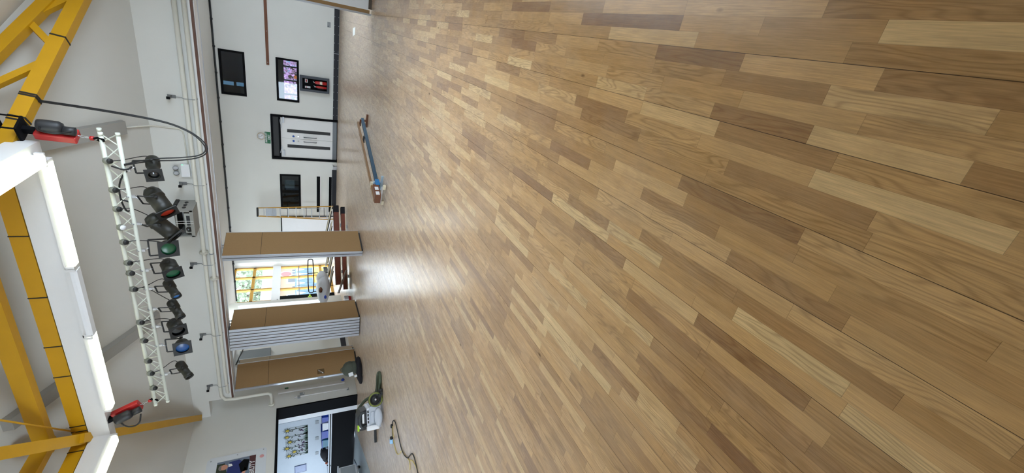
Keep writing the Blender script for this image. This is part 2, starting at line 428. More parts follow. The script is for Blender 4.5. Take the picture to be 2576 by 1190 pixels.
# skirtings
sk = thing('baseboard_far', (-3, YE, 0), 'black bolted skirting board along the far wall', 'skirting'); sk['kind'] = 'structure'
for k, (x0, x1) in enumerate(((-3.84, 1.0), (-7.75, -5.95))):
    MB().box(x0, x1, YE - .025, YE, .01, .185).build('board', M['skirt'], sk, (-3, YE, 0))
for k in range(15):
    x = .55 - k * .3
    for z in (.035, .165): MB().lathe([(0, .006), (.009, .004), (.011, 0)], 8, aim((x, YE - .025, z), (0, -1, 0))).build('bolt', M['bolt'], sk, (-3, YE, 0))
MB().box(-1.33, -1.315, YE - .028, YE - .02, .01, .185).build('joint_strip', M['bolt'], sk, (-3, YE, 0))
struct('baseboard_left', MB().box(XL, XL + .02, 12.0, 14.5, .09, .26).box(XL, XL + .02, 11.75, 12.0, .0, .09), M['skirt'], 'black skirting on the left wall behind the partitions', 'skirting')
# black cable conduit along the top of the far wall
cd = thing('cable_run', (-5.6, YE - .03, 4.0), 'black clipped cable along the top of the far wall', 'cable')
MB().path([(1.0, YE - .03, 4.005), (-12.2, YE - .03, 4.005)], .028, 8).build('cable', M['cord'], cd, (-5.6, YE - .03, 4.0))
for k in range(14): MB().box(.0 - .86 * k - .03, .0 - .86 * k + .03, YE - .065, YE - .004, 3.965, 4.036).build('clip', M['cord'], cd, (-5.6, YE - .03, 4.0))

# ------------------------------------------------------------------ far-wall windows
def dark_window(name, r, label, extra=None):
    x0, x1, z0, z1 = r; c = ((x0 + x1) / 2, YE, z0)
    t = thing(name, c, label, 'window'); t['kind'] = 'structure'
    f = MB(); w = .07
    f.box(x0, x1, YE - .02, YE + .1, z0, z0 + w).box(x0, x1, YE - .02, YE + .1, z1 - w, z1)
    f.box(x0, x0 + w, YE - .02, YE + .1, z0 + w, z1 - w).box(x1 - w, x1, YE - .02, YE + .1, z0 + w, z1 - w)
    f.build('window_frame', M['black'], t, c)
    MB().box(x0 + w, x1 - w, YE + .03, YE + .036, z0 + w, z1 - w).build('pane', M['dglass'], t, c)
    return t, c
dark_window('window_1', W1, 'high black framed window near the ceiling of the far wall')
t2, c2 = dark_window('window_2', W2, 'black framed window showing pink blossom, above the extinguisher cabinet')
MB().box(-2.45, -2.33, YE + .022, YE + .029, 1.46, 1.56).build('orange_sticker', mat('orange_sticker', 'c4743c', .5), t2, c2)
t3, c3 = dark_window('window_3', W3, 'dark black framed window beside the yellow stepladder')
MB().box(-6.85, -6.5, YE + .04, YE + .045, 1.62, 1.98).build('reflection_panel', mat('reflection_grey_green', '5d6a68', .6, var=.2), t3, c3)  # reflection in the pane painted as a flat grey green panel
# room beyond the far wall, seen through those windows
ar = MB()
ar.box(-9, 2.5, 23.5, 23.6, 0, 1.22).box(-9, 2.5, 23.5, 23.6, 2.3, 3.25).box(-9, -4.4, 23.5, 23.6, 1.22, 2.3).box(-1.95, 2.5, 23.5, 23.6, 1.22, 2.3)
ar.box(-9, -3.72, 23.5, 23.6, 3.25, 5).box(-3.42, 2.5, 23.5, 23.6, 3.25, 5)
struct('wall_beyond', ar, M['roomd'], 'dark back wall of the room beyond the far wall', 'wall')
struct('wall_beyond_side', MB().box(-9.1, -9, YE + .25, 23.6, 0, 5).box(2.5, 2.6, YE + .25, 23.6, 0, 5).box(-9, 2.5, YE + .1, YE + .25, 4.1, 5), M['roomd'], 'dark side walls of the room beyond', 'wall')
struct('ceiling_beyond', MB().box(-9.1, 2.6, YE + .1, 23.6, 5, 5.1), M['roomd'], 'dark ceiling of the room beyond', 'ceiling')
struct('floor_beyond', MB().box(-9.1, 2.6, YE + .2, 23.6, -.02, .005), M['room'], 'grey floor of the room beyond', 'floor')
wb = thing('window_4', (-3.2, 23.5, 1.22), 'dark mullioned window across the room beyond, open to the blossom tree', 'window'); wb['kind'] = 'structure'
mu = MB()
for x in (-4.38, -3.8, -3.17, -2.55, -2.02): mu.box(x - .03, x + .03, 23.44, 23.56, 1.22, 2.0)
mu.box(-4.4, -1.95, 23.44, 23.56, 1.21, 1.27).box(-4.4, -1.95, 23.44, 23.56, 1.97, 2.31)
mu.build('window_frame', M['room'], wb, (-3.2, 23.5, 1.22))
MB().box(-3.72, -3.42, 23.45, 23.55, 3.88, 3.98).build('crossbar', M['room'], wb, (-3.2, 23.5, 1.22))
MB().box(-3.72, -3.42, 23.52, 23.526, 3.25, 5).build('tinted_pane', glass('tinted_glass', .02, (.13, .17, .19, 1)), wb, (-3.2, 23.5, 1.22))
sd = MB().box(-3.2, -2.0, 21.2, 21.3, 2.75, 4.3)
tag(sd.build('display_board', mat('navy_board', '1d2f52', .8), None), 'dark blue display board hung in the room behind the high window', 'board')

# ------------------------------------------------------------------ double doors
dc = (-4.73, YE, 0)
d1 = thing('door_1', dc, 'white double doors in a black frame under the exit sign', 'door'); d1['kind'] = 'structure'
x0, x1 = -5.60, -3.86
f = MB().box(x0, x0 + .09, YE - .03, YE + .12, 0, 2.385).box(x1 - .07, x1, YE - .03, YE + .12, 0, 2.385).box(x0 + .09, x1 - .07, YE - .03, YE + .12, 2.325, 2.385).box(x0 + .09, x1 - .07, YE - .03, YE + .12, 2.06, 2.13)
f.build('door_frame', M['black'], d1, dc)
MB().box(x0 + .09, x1 - .07, YE + .03, YE + .06, 2.13, 2.325).build('transom_panel', M['dark'], d1, dc)
xm = -4.735
for side, (a, b) in enumerate(((x0 + .09, xm - .004), (xm + .004, x1 - .07))):
    lf = MB()
    vx0, vx1 = ((-5.11, -4.98), (-4.50, -4.37))[side]
    wall_holes(lf, 'y', YE + .0, YE + .05, a, b, .03, 2.06, [(vx0, vx1, .27, 1.84)])
    leaf = lf.build('door_leaf', M['gloss'], d1, dc)
    MB().box(vx0, vx1, YE + .012, YE + .03, .27, 1.84).build('vision_panel', M['dark'], leaf, dc)
    MB().box(a, b, YE - .004, YE, .03, .185).build('kick_plate', mat('steel_kick_plate', '6c7074', .4, .5), leaf, dc)
    hx = (-4.83, -4.645)[side]
    MB().path([(hx, YE, 1.25), (hx, YE - .06, 1.25), (hx, YE - .06, .79), (hx, YE, .79)], .016, 10).build('pull_handle', mat('handle_steel', '6f7378', .3, .8), leaf, dc)
    MB().lathe([(0, .004), (.04, .004), (.04, 0)], 18, aim((hx, YE, 1.62), (0, -1, 0))).build('fire_door_disc', mat('blue_disc', '1c4fa0', .5), leaf, dc)
    if side == 0: MB().lathe([(0, .012), (.022, .01), (.028, 0)], 16, aim((hx, YE, 1.45), (0, -1, 0))).build('lock', M['chrome'], leaf, dc)
    else: MB().box(hx - .015, hx + .02, YE - .01, YE, 1.43, 1.47).build('lock', M['chrome'], leaf, dc)
    cx = (-5.33, -4.02)[side]
    cb = MB().box(cx - .11, cx + .11, YE - .06, YE, 1.93, 1.99, bev=.006)
    s_ = (1, -1)[side]
    cb.bar((cx + .08 * s_, YE - .05, 2.0), (cx + .30 * s_, YE - .12, 2.03), .02, .012).bar((cx + .30 * s_, YE - .12, 2.03), (cx - .0 * s_, YE - .03, 2.09), .02, .012)
    cb.build('door_closer', M['alu'], leaf, dc)
# exit sign and clock
sg = thing('exit_sign', (-4.775, YE - .01, 2.42), 'green and white exit sign standing on top of the double door frame', 'sign')
so = (-4.775, YE - .01, 2.42)
MB().box(-5.0, -4.55, YE - .02, YE - .005, 2.42, 2.61).build('sign_board', M['green'], sg, so)
text_mesh('lettering', 'EMERGENCY', .088, T(-4.775, YE - .022, 2.562) @ FACE_NY, M['white'], sg, so, .78, .001)
text_mesh('lettering', 'EXIT', .105, T(-4.745, YE - .022, 2.468) @ FACE_NY, M['white'], sg, so, .9, .0015)
ck = thing('wall_clock', (-4.73, YE - .02, 2.735), 'round white wall clock above the exit sign', 'clock'); co = (-4.73, YE - .02, 2.735)
MB().lathe([(0, .02), (.118, .02), (.118, 0)], 32, aim((-4.73, YE - .02, 2.735), (0, -1, 0))).build('clock_face', M['white'], ck, co)
MB().lathe([(.115, .02), (.12, .032), (.132, .032), (.138, 0)], 32, aim((-4.73, YE - .02, 2.735), (0, -1, 0))).build('rim', mat('beige_rim', 'c9b8a2', .5), ck, co)
for k in range(1, 13):
    a = PI / 2 - k * PI / 6
    text_mesh('numeral', str(k), .038, T(-4.73 + .092 * math.cos(a), YE - .042, 2.735 + .092 * math.sin(a)) @ FACE_NY, M['dark'], ck, co)
MB().bar((-4.73, YE - .045, 2.735), (-4.73, YE - .045, 2.825), .008, .004, (0, 1, 0)).build('minute_hand', M['dark'], ck, co)
MB().bar((-4.73, YE - .048, 2.735), (-4.69, YE - .048, 2.69), .01, .004, (0, 1, 0)).build('hour_hand', M['dark'], ck, co)
# rails, slots and socket on the far wall
rl = thing('dado_rail', (-.6, YE - .02, 2.35), 'brown timber hanging rail screwed high on the far wall', 'rail'); ro = (-.6, YE - .02, 2.35)
MB().box(-2.08, 1.6, YE - .03, YE, 2.355, 2.45, bev=.004).build('batten', M['brown'], rl, ro)
for x in (-1.99, -.95, .05, 1.1): MB().lathe([(0, .004), (.01, .003), (.012, 0)], 8, aim((x, YE - .03, 2.40), (0, -1, 0))).build('screw', M['bolt'], rl, ro)
vt = None
for z0, z1, lb in ((.65, .78, 'black slot grille with white surround, upper of two beneath the dark window'), (.19, .30, 'black slot grille with white surround, lower one just above the skirting')):
    t = thing('slot_grille', (-6.9, YE, z0), lb, 'vent', 'slot grilles under the dark window')
    MB().box(-7.9, -6.27, YE - .012, YE, z0, z1).build('black_slot', M['black'], t, (-6.9, YE, z0))
    MB().box(-7.9, -6.24, YE - .02, YE, z0 - .03, z0).box(-6.27, -6.24, YE - .02, YE, z0, z1 + .0).build('surround', M['gloss'], t, (-6.9, YE, z0))
sk2 = thing('wall_socket', (-.36, YE, .32), 'grey double socket low on the far wall near the right edge', 'socket')
MB().box(-.45, -.27, YE - .012, YE, .31, .42, bev=.003).build('plate', M['greyp'], sk2, (-.36, YE, .32))
MB().box(-.43, -.40, YE - .016, YE - .01, .38, .41).build('switch', M['dark'], sk2, (-.36, YE, .32))
jb = thing('junction_box', (-5.86, YE - .04, 0), 'small silver floor socket box with loose black wire beside the double doors', 'box')
MB().box(-5.92, -5.78, YE - .09, YE - .02, 0.0, .16, bev=.006).build('case', M['alu'], jb, (-5.86, YE - .04, 0))
MB().path([(-5.72, YE - .03, .19), (-5.75, YE - .06, .1), (-5.80, YE - .10, .13)], .008, 6, 1).build('wire', M['cord'], jb, (-5.86, YE - .04, 0))
wd = thing('door_2', (-8.9, YE, 0), 'white flush door outlined in black behind the ladder and partition', 'door'); wd['kind'] = 'structure'
MB().box(-9.75, -8.12, YE - .02, YE - .0, 0, 2.14).build('door_leaf', M['white'], wd, (-8.9, YE, 0))
MB().box(-9.8, -8.09, YE - .03, YE, 2.13, 2.17).box(-8.12, -8.09, YE - .03, YE, .1, 2.13).build('door_frame', M['black'], wd, (-8.9, YE, 0))
# fire extinguisher cabinet
fc = (-2.54, YE, .34)
cab = thing('extinguisher_cabinet', fc, 'dark grey fire extinguisher cabinet below the blossom window', 'cabinet')
b = MB().box(-2.83, -2.27, YE - .14, YE, .34, .42).box(-2.83, -2.27, YE - .14, YE, 1.28, 1.37).box(-2.83, -2.75, YE - .14, YE, .42, 1.28).box(-2.35, -2.27, YE - .14, YE, .42, 1.28)
b.build('casing', mat('slate_cabinet', '3b414b', .5), cab, fc)
MB().box(-2.75, -2.35, YE - .02, YE - .01, .42, 1.28).build('back_panel', M['black'], cab, fc)
for i, (xa, xb, za, zb) in enumerate(((-2.52, -2.39, 1.09, 1.19), (-2.72, -2.65, 1.0, 1.19))):
    s = MB().box(xa, xb, YE - .028, YE - .02, za, zb).build('notice', M['paper'], cab, fc)
    MB().box(xa + .02, xb - .02, YE - .031, YE - .028, zb - .07, zb - .03).build('red_print', M['red'], s, fc)
for i, (x, lb, h, r) in enumerate(((-2.47, 'larger red fire extinguisher at the right inside the wall cabinet', .36, .062), (-2.63, 'slim red fire extinguisher at the left inside the wall cabinet', .33, .045))):
    o = (x, YE - .085, .425)
    t = thing('fire_extinguisher', o, lb, 'fire extinguisher', 'extinguishers in the cabinet')
    MB().lathe([(0, 0), (r, .01), (r, h), (r * .7, h + .05), (r * .35, h + .07), (0, h + .07)], 20, T(*o)).build('cylinder', M['red'], t, o)
    MB().lathe([(r * 1.01, h * .45), (r * 1.01, h * .7)], 20, T(*o)).build('label_band', mat('cream_band', 'd8c8b8', .5) if i == 0 else M['rust'], t, o)
    MB().box(x - .012, x + .012, o[1] - .02, o[1] + .02, o[2] + h + .06, o[2] + h + .10).bar((x, o[1], o[2] + h + .09), (x + .05, o[1] - .04, o[2] + h + .13), .014, .01).build('valve_lever', M['bolt'], t, o)
    MB().path([(x, o[1] - .02, o[2] + h + .08), (x - .05, o[1] - .04, o[2] + h), (x - .055, o[1] - .03, o[2] + .12)], .008, 6, 2).build('hose', M['cord'], t, o)

# ------------------------------------------------------------------ lobby glazing (plane X = -12.3)
XG = -12.3
gz = thing('window_5', (XG, 19, 0), 'yellow framed glazed wall of the lobby looking onto the yard', 'window'); go = (XG, 19, 0); gz['kind'] = 'structure'
g = MB()
for y in (21.72, 20.82, 19.70, 18.66): g.box(XG - .05, XG + .05, y - .05, y + .05, 2.67, 4.34)
for y in (21.72, 20.70, 19.60): g.box(XG - .05, XG + .05, y - .045, y + .045, .0, 2.34)
for y in (17.5, 16.4): g.box(XG - .05, XG + .05, y - .045, y + .045, 0, 4.34)
g.box(XG - .05, XG + .05, 16, 21.77, 3.42, 3.54).box(XG - .05, XG + .05, 16, 21.77, 4.26, 4.34)
g.box(XG - .05, XG + .05, 18.95, 21.77, .44, .56).box(XG - .05, XG + .05, 18.95, 21.77, 0, .12)
g.build('window_frame', M['ochre'], gz, go)
MB().box(XG - .04, XG + .04, 18.95, 21.68, 1.50, 1.55).build('glazing_bar', M['greyp'], gz, go)
MB().box(XG - .06, XG + .08, 16, 21.8, 2.33, 2.68).build('spandrel', M['gloss'], gz, go)
MB().box(XG + .0, XG + .006, 16, 21.72, 2.68, 4.3).build('pane', M['glass'], gz, go)
MB().box(XG + .0, XG + .006, 18.95, 21.72, .1, 2.33).build('pane', M['glass'], gz, go)
dg_ = thing('door_3', (XG, 18.3, 0), 'black framed glazed door with yellow latch in the lobby glazing', 'door'); dgo = (XG, 18.3, 0); dg_['kind'] = 'structure'
MB().box(XG - .05, XG + .07, 18.50, 18.93, 0, 2.33).box(XG - .05, XG + .07, 16.05, 16.3, 0, 2.33).box(XG - .05, XG + .07, 16.3, 18.5, 0, .18).box(XG - .05, XG + .07, 16.3, 18.5, 2.15, 2.33).build('door_frame', M['black'], dg_, dgo)
MB().box(XG, XG + .006, 16.3, 18.5, .18, 2.15).build('pane', M['glass'], dg_, dgo)
MB().box(XG + .07, XG + .13, 18.52, 18.66, 1.0, 1.16).box(XG + .1, XG + .13, 18.56, 18.80, 1.05, 1.11).build('latch', M['lime'], dg_, dgo)
MB().box(XG + .08, XG + .14, 18.38, 18.60, 2.39, 2.45, bev=.005).build('door_sensor', M['greyp'], dg_, dgo)

# ------------------------------------------------------------------ yard outside the glazing
tag(MB().box(-60, -12.9, 5, 75, -.3, -.05).build('yard', M['tarmac']), 'grey playground tarmac outside the lobby glazing', 'ground', None, 'structure')
bld = thing('school_block', (-24, 46, 0), 'pale brick school block with slate roof seen through the lobby glazing', 'building'); bo = (-24, 46, 0)
MB().box(-34, -24, 33, 62, -.1, 3.4).build('brick_wall', M['brick'], bld, bo)
MB().prism([(33 - .5, 3.4), (62.5, 3.4), (62.5, 3.55), (33 - .5, 3.55)], 'x', -34.5, -23.4).build('gutter', M['white'], bld, bo)
MB().face([(-23.4, 32.5, 3.56), (-23.4, 62.5, 3.56), (-29, 62.5, 5.2), (-29, 32.5, 5.2)]).face([(-34.5, 32.5, 3.56), (-34.5, 62.5, 3.56), (-29, 62.5, 5.2), (-29, 32.5, 5.2)]).build('roof', M['slate'], bld, bo)
for k in range(5):
    y = 35 + k * 4.2
    w = MB().box(-24.0, -23.92, y, y + 2.2, .9, 2.5).build('window', M['white'], bld, bo)
    MB().box(-23.93, -23.9, y + .12, y + 1.0, 1.0, 2.4).box(-23.93, -23.9, y + 1.12, y + 2.08, 1.0, 2.4).build('pane', M['slate'], w, bo)
fn = thing('playground_fence', (-19.5, 32, 0), 'blue grey boarded playground fence seen through the lobby glazing', 'fence')
fb = MB()
for k in range(34): fb.box(-19.55, -19.5, 26.0 + k * .42, 26.38 + k * .42, 0, 1.75)
fb.build('boards', M['fence'], fn, (-19.5, 32, 0))
for k in range(6): MB().box(-19.66, -19.55, 26.2 + k * 2.6, 26.32 + k * 2.6, -.05, 1.95).build('post', M['slate'], fn, (-19.5, 32, 0))
sp = thing('octagonal_sign', (-18, 30.8, 0), 'red octagonal road sign on a post outside the glazing', 'sign')
oc = [(30.8 + .44 * math.cos(PI / 8 + k * PI / 4), 2.32 + .44 * math.sin(PI / 8 + k * PI / 4)) for k in range(8)]
oi = [(30.8 + .37 * math.cos(PI / 8 + k * PI / 4), 2.32 + .37 * math.sin(PI / 8 + k * PI / 4)) for k in range(8)]
MB().prism(oc, 'x', -18.02, -18.0).build('white_border', M['white'], sp, (-18, 30.8, 0))
MB().prism(oi, 'x', -18.0, -17.99).build('red_face', M['red'], sp, (-18, 30.8, 0))
MB().path([(-18.05, 30.8, -.05), (-18.05, 30.8, 2.7)], .035, 8).build('post', M['greyp'], sp, (-18, 30.8, 0))
bn = thing('bunting', (-17, 29, 1.3), 'line of pale triangular bunting strung across the yard', 'bunting')
MB().path([(-17, 25.5, 1.75), (-17, 28.2, 1.55), (-17, 31.0, 1.75)], .01, 5, 2).build('cord', M['white'], bn, (-17, 29, 1.3))
for y in (25.5, 31.0): MB().path([(-17, y, -.05), (-17, y, 1.9)], .03, 8).build('post', M['greyp'], bn, (-17, 29, 1.3))
for k in range(8):
    y = 25.9 + k * .62
    MB().prism([(y - .2, 1.62), (y + .2, 1.62), (y, 1.12)], 'x', -17.01, -16.99).build('flag', M['white'] if k % 2 else M['paper'], bn, (-17, 29, 1.3))
pl = thing('playground_box', (-16.5, 27.9, 0), 'yellow plastic play box on the tarmac outside', 'box')
MB().box(-16.9, -16.2, 27.5, 28.4, -.05, .55, bev=.05).build('bin', mat('play_yellow', 'e8cf4a', .5), pl, (-16.5, 27.9, 0))
MB().box(-16.95, -16.15, 27.45, 28.45, .55, .62, bev=.02).build('lid', M['ochre'], pl, (-16.5, 27.9, 0))
def tree(name, base, h, cr, n, m, label, group=None, rz=.8, leafs=.22):
    t = thing(name, base, label, 'tree', group)
    MB().path([(0, 0, 0), (.05, .03, h * .4), (0, .1, h * .75)], .06 * cr + .05, 8, 1).path([(0, 0, h * .45), (cr * .4, .1, h * .8)], .03 * cr + .03, 6).path([(0, 0, h * .4), (-cr * .4, .2, h * .85)], .03 * cr + .03, 6).build('trunk', M['bark'], t)
    b = MB()
    for _ in range(n):
        while True:
            p = Vector((random.uniform(-1, 1), random.uniform(-1, 1), random.uniform(-1, 1)))
            if .3 < p.length < 1: break
        p = Vector((p.x * cr, p.y * cr, h * .78 + p.z * cr * rz))
        u = Vector((random.uniform(-1, 1), random.uniform(-1, 1), random.uniform(-1, 1))).normalized(); v = u.orthogonal().normalized()
        s = leafs * random.uniform(.6, 1.3)
        b.face([p + u * s, p + v * s * .7, p - u * s, p - v * s * .7])
    b.build('crown', m, t, keep=True)
    return t
tree('yard_tree', (-42, 75, 0), 11.5, 4.3, 1500, M['foliage'], 'pale leafy tree farthest right behind the school block', 'trees behind the school block', .9, .3)
tree('yard_tree', (-42, 66, 0), 11.5, 4.3, 1500, M['foliage'], 'pale leafy tree in the middle behind the school block', 'trees behind the school block', .9, .3)
tree('yard_tree', (-42, 57, 0), 11, 4.2, 1500, M['foliage'], 'pale leafy tree farthest left behind the school block', 'trees behind the school block', .9, .3)
tree('blossom_tree', (-3.4, 26.8, -.6), 3.5, 1.9, 1500, M['pink'], 'pink blossom tree outside the mullioned window of the room beyond', None, .55, .09)
tag(MB().box(-16, 8, 23.7, 60, -.3, -.05).build('lawn', M['grass']), 'grass outside the window of the room beyond', 'ground', None, 'structure')
nb = thing('neighbour_house', (-4, 38, 0), 'pale rendered house beyond the blossom tree', 'building')
MB().box(-9, 1, 38, 44, -.1, 3.2).build('wall', M['fence'], nb, (-4, 38, 0))
MB().prism([(37.5, 3.2), (44.5, 3.2), (41, 5)], 'x', -9.3, 1.3).build('roof', M['slate'], nb, (-4, 38, 0))
for x in (-7, -2.5): MB().box(x, x + 1.5, 37.94, 38, .8, 2.2).build('window', M['slate'], nb, (-4, 38, 0))

# ------------------------------------------------------------------ roof ring, hips and strip lights
RX0, RX1, RY0, RY1 = -7.24, -2.36, 2.36, 7.23
def steel(name, pts, w, h, label, bands=(), extra=None, cat='beam'):
    c = Vector(pts[0]); t = thing(name, c, label, cat)
    m = MB()
    for a, b in zip(pts, pts[1:]): m.bar(a, b, w, h)
    m.build('section', M['yellow'], t, c)
    for i, k in enumerate(bands):
        a, b = Vector(pts[0]), Vector(pts[1]); d = (b - a).normalized(); p = a + (b - a) * k
        MB().bar(p - d * .008, p + d * .008, w + .012, h + .012).build('tape_band', M['tape'], t, c)
    return t
# lower ring
ZL, ZU = 4.90, 5.28
k = .085
steel('ring_beam', [(RX1, RY1 + k - .0, ZL), (RX0, RY1 + k, ZL)], .15, .19, 'yellow lower ring beam above the far row of strip lights', (.22, .42, .60, .72, .94, .965), None)
steel('ring_beam', [(RX0 - k, RY1, ZL), (RX0 - k, RY0, ZL)], .15, .19, 'yellow lower ring beam above the left strip light', (.05,), None)
steel('ring_beam', [(RX1 + k, RY0, ZL), (RX1 + k, RY1, ZL)], .15, .19, 'yellow lower ring beam above the right strip light', (), None)
# upper ring
steel('upper_ring_beam', [(RX1, RY1 - .1, ZU), (RX0, RY1 - .1, ZU)], .15, .20, 'yellow upper ring beam along the far side of the roof lantern')
steel('upper_ring_beam', [(RX0 + .1, RY1, ZU), (RX0 + .1, RY0, ZU)], .15, .20, 'yellow upper ring beam along the left side of the roof lantern')
steel('upper_ring_beam', [(RX1 - .1, RY0, ZU), (RX1 - .1, RY1, ZU)], .15, .20, 'yellow upper ring beam along the right side of the roof lantern')
def hip(cx, sx, name, label, bands):
    # trussed hip rafter from the wall corner (cx, YT) up to the ring; lower and upper chords with webs
    A = Vector((cx, YT, 4.12)); d = Vector((sx, -1, 0))
    c = A.copy(); t = thing(name, c, label, 'roof truss')
    lo = lambda s: A + d * s + Vector((0, 0, .26 * s - .135))
    up = lambda s: A + d * s + Vector((0, 0, .56 * s - .29))
    MB().bar(lo(.12), lo(3.4), .15, .16).build('lower_chord', M['yellow'], t, c)
    MB().bar(up(.6), up(3.3), .13, .14).build('upper_chord', M['yellow'], t, c)
    for a, b in ((2.06, 1.78), (2.2, 2.85), (1.2, 1.0), (1.3, 1.7)):
        MB().bar(lo(a), up(b), .075, .085).build('web_member', M['yellow'], t, c)
    for s in bands:
        p, q = lo(s), lo(s + .008); MB().bar(p, q + (q - p), .158, .168).build('tape_band', M['tape'], t, c)
    return t
hip(.93, -1, 'hip_truss', 'yellow trussed hip rafter with diagonal webs at the top right', (1.93, 2.62, 2.64, 2.87, 2.90))
hip(-10.48, 1, 'hip_truss', 'yellow hip rafter reaching the left wall corner behind the red hoist', (2.9,))
steel('tie_beam', [(RX0 - .06, RY1 + .06, ZL - .02), (-4.775, 4.77, 5.55)], .17, .17, 'yellow tie beam crossing the roof lantern from the left ring corner')
steel('tie_beam', [(RX1 + .06, RY1 + .06, ZL - .02), (-4.775, 4.77, 5.55)], .17, .17, 'yellow tie beam crossing the roof lantern from the right ring corner')
tag(MB().path([(-7.15, 7.3, 4.93), (-5.6, 6.3, 5.35)], .014, 8).build('tie_rod', M['yellow']), 'thin yellow rod beside the tie beam at the left ring corner', 'rod')
# white lighting trough boxes under the ring
def trough(name, x0, x1, y0, y1, label):
    tag(MB().box(x0, x1, y0, y1, 4.53, 4.79).build(name, M['gloss']), label, 'lighting trough')
trough('lighting_trough', RX0, RX1, RY1, RY1 + .2, 'white boxed trough carrying the far row of strip lights')
trough('lighting_trough', RX0 - .2, RX0, RY0, RY1 + .2, 'white boxed trough carrying the left strip lights')
trough('lighting_trough', RX1, RX1 + .2, RY0, RY1 + .2, 'white boxed trough carrying the strip lights at top right')
def strip(c, L, along, lit, label):
    t = thing('strip_light', c, label, 'ceiling light', 'strip lights under the roof ring')
    def mk(h0, h1, w, z0, z1, prof=None):
        m = MB()
        pr = prof or [(-w, z0), (w, z0), (w, z1), (-w, z1)]
        if along == 'x': m.prism(pr, 'x', h0, h1)
        else: m.prism([(p[0], p[1]) for p in pr], 'y', h0, h1)
        return m
    mk(-L / 2, L / 2, .06, .03, .085).build('housing', M['gloss'], t)
    pr = [(-.085, .03), (-.085, -.01), (-.06, -.04), (.06, -.04), (.085, -.01), (.085, .03)]
    mk(-L / 2 + .02, L / 2 - .02, 0, 0, 0, pr).build('diffuser', M['lit'] if lit else M['white'], t)
    for s in (-1, 1):
        mk(s * L / 2 - .02, s * L / 2 + .02, .09, -.03, .06).build('end_cap', M['gloss'], t)
    return t
ys = RY1 + .03
strip((-3.14, ys, 4.445), 1.55, 'x', True, 'lit strip light right of centre in the far row')
strip((-4.55, ys, 4.445), 1.2, 'x', False, 'unlit grey strip light between the two lit ones')
strip((-5.88, ys, 4.445), 1.55, 'x', True, 'lit strip light left of centre in the far row ending by the red hoist')
strip((RX0 - .03, 6.35, 4.445), 1.6, 'y', True, 'lit strip light at the bottom of the photo on the left trough')
strip((RX0 - .03, 4.6, 4.445), 1.6, 'y', True, 'lit strip light further along the left trough')
strip((RX1 + .03, 6.42, 4.445), 1.5, 'y', True, 'big bright strip light nearest the viewer at top left')
strip((RX1 + .03, 4.6, 4.445), 1.6, 'y', True, 'lit strip light further along the right trough')
# side hall lights on the flat ceiling
for x, lb in ((-7.0, 'ceiling light of the side hall on the right'), (-9.8, 'ceiling light of the side hall on the left')):
    t = thing('batten_light', (x, 15.0, 4.0), lb, 'ceiling light', 'ceiling lights of the side hall')
    MB().box(-.75, .75, -.06, .06, 0, .045).build('housing', M['gloss'], t)
    MB().prism([(-.08, 0), (-.05, -.05), (.05, -.05), (.08, 0)], 'x', -.74, .74).build('diffuser', M['dim'], t)

# ------------------------------------------------------------------ lighting truss
TX0, TX1, TY = -6.87, -2.0, 7.4
tr = thing('lighting_truss', (-4.43, TY, 3.72), 'white lattice lighting truss hung below the ceiling on two hoists', 'truss'); to = (-4.43, TY, 3.72)
A1, B1, C1 = Vector((0, TY - .02, 3.90)), Vector((0, TY + .02, 3.735)), Vector((0, TY + .20, 3.975))
for p in (A1, B1, C1):
    c = MB().path([(TX0, p.y, p.z), (TX1, p.y, p.z)], .025, 12)
    for e in (TX0, TX1): c.path([(e - .02, p.y, p.z), (e + .02, p.y, p.z)], .028, 12)
    c.build('chord', M['truss'], tr, to)
la = MB(); n = 14; st = (TX1 - TX0) / n
for i in range(n):
    xa, xm_, xb = TX0 + i * st, TX0 + (i + .5) * st, TX0 + (i + 1) * st
    for p, q in ((A1, B1), (B1, C1), (A1, C1)):
        la.path([(xa, p.y, p.z), (xm_, q.y, q.z)], .008, 6, cap=False).path([(xm_, q.y, q.z), (xb, p.y, p.z)], .008, 6, cap=False)
la.build('lattice', M['truss'], tr, to)
sx_ = [-2.36, -2.78, -3.07, -3.36, -3.60, -3.95, -4.13, -4.42, -5.05, -5.42, -5.85, -6.12, -6.45]
for i, x in enumerate(sx_):
    o = MB().lathe([(0, -.045), (.026, -.045), (.044, -.028), (.048, 0), (.04, .03), (0, .035)], 16, aim((x, TY - .055, 3.875), (0.15, -.6, -.8)))
    o.path([(x - .03, TY - .02, 3.90), (x + .03, TY - .02, 3.90)], .030, 10)
    so_ = o.build('socket_outlet', mat('socket_grey', '6e7068', .5, var=.1), tr, to)
    MB().lathe([(0, .06), (.034, .055), (.036, .03)], 14, aim((x, TY - .055, 3.875), (0.15, -.6, -.8))).build('plug', M['cord'] if i != 3 else M['white'], so_, to)
MB().path([(-2.45, TY + .0, 3.86), (-2.5, TY - .03, 3.7), (-2.42, TY, 3.62), (-2.62, TY + .03, 3.8), (-2.9, TY + .05, 3.86), (-3.2, TY + .04, 3.8), (-3.0, TY + .02, 3.7), (-2.95, TY, 3.82)], .012, 6, 2).build('coiled_flex', M['cord'], tr, to)

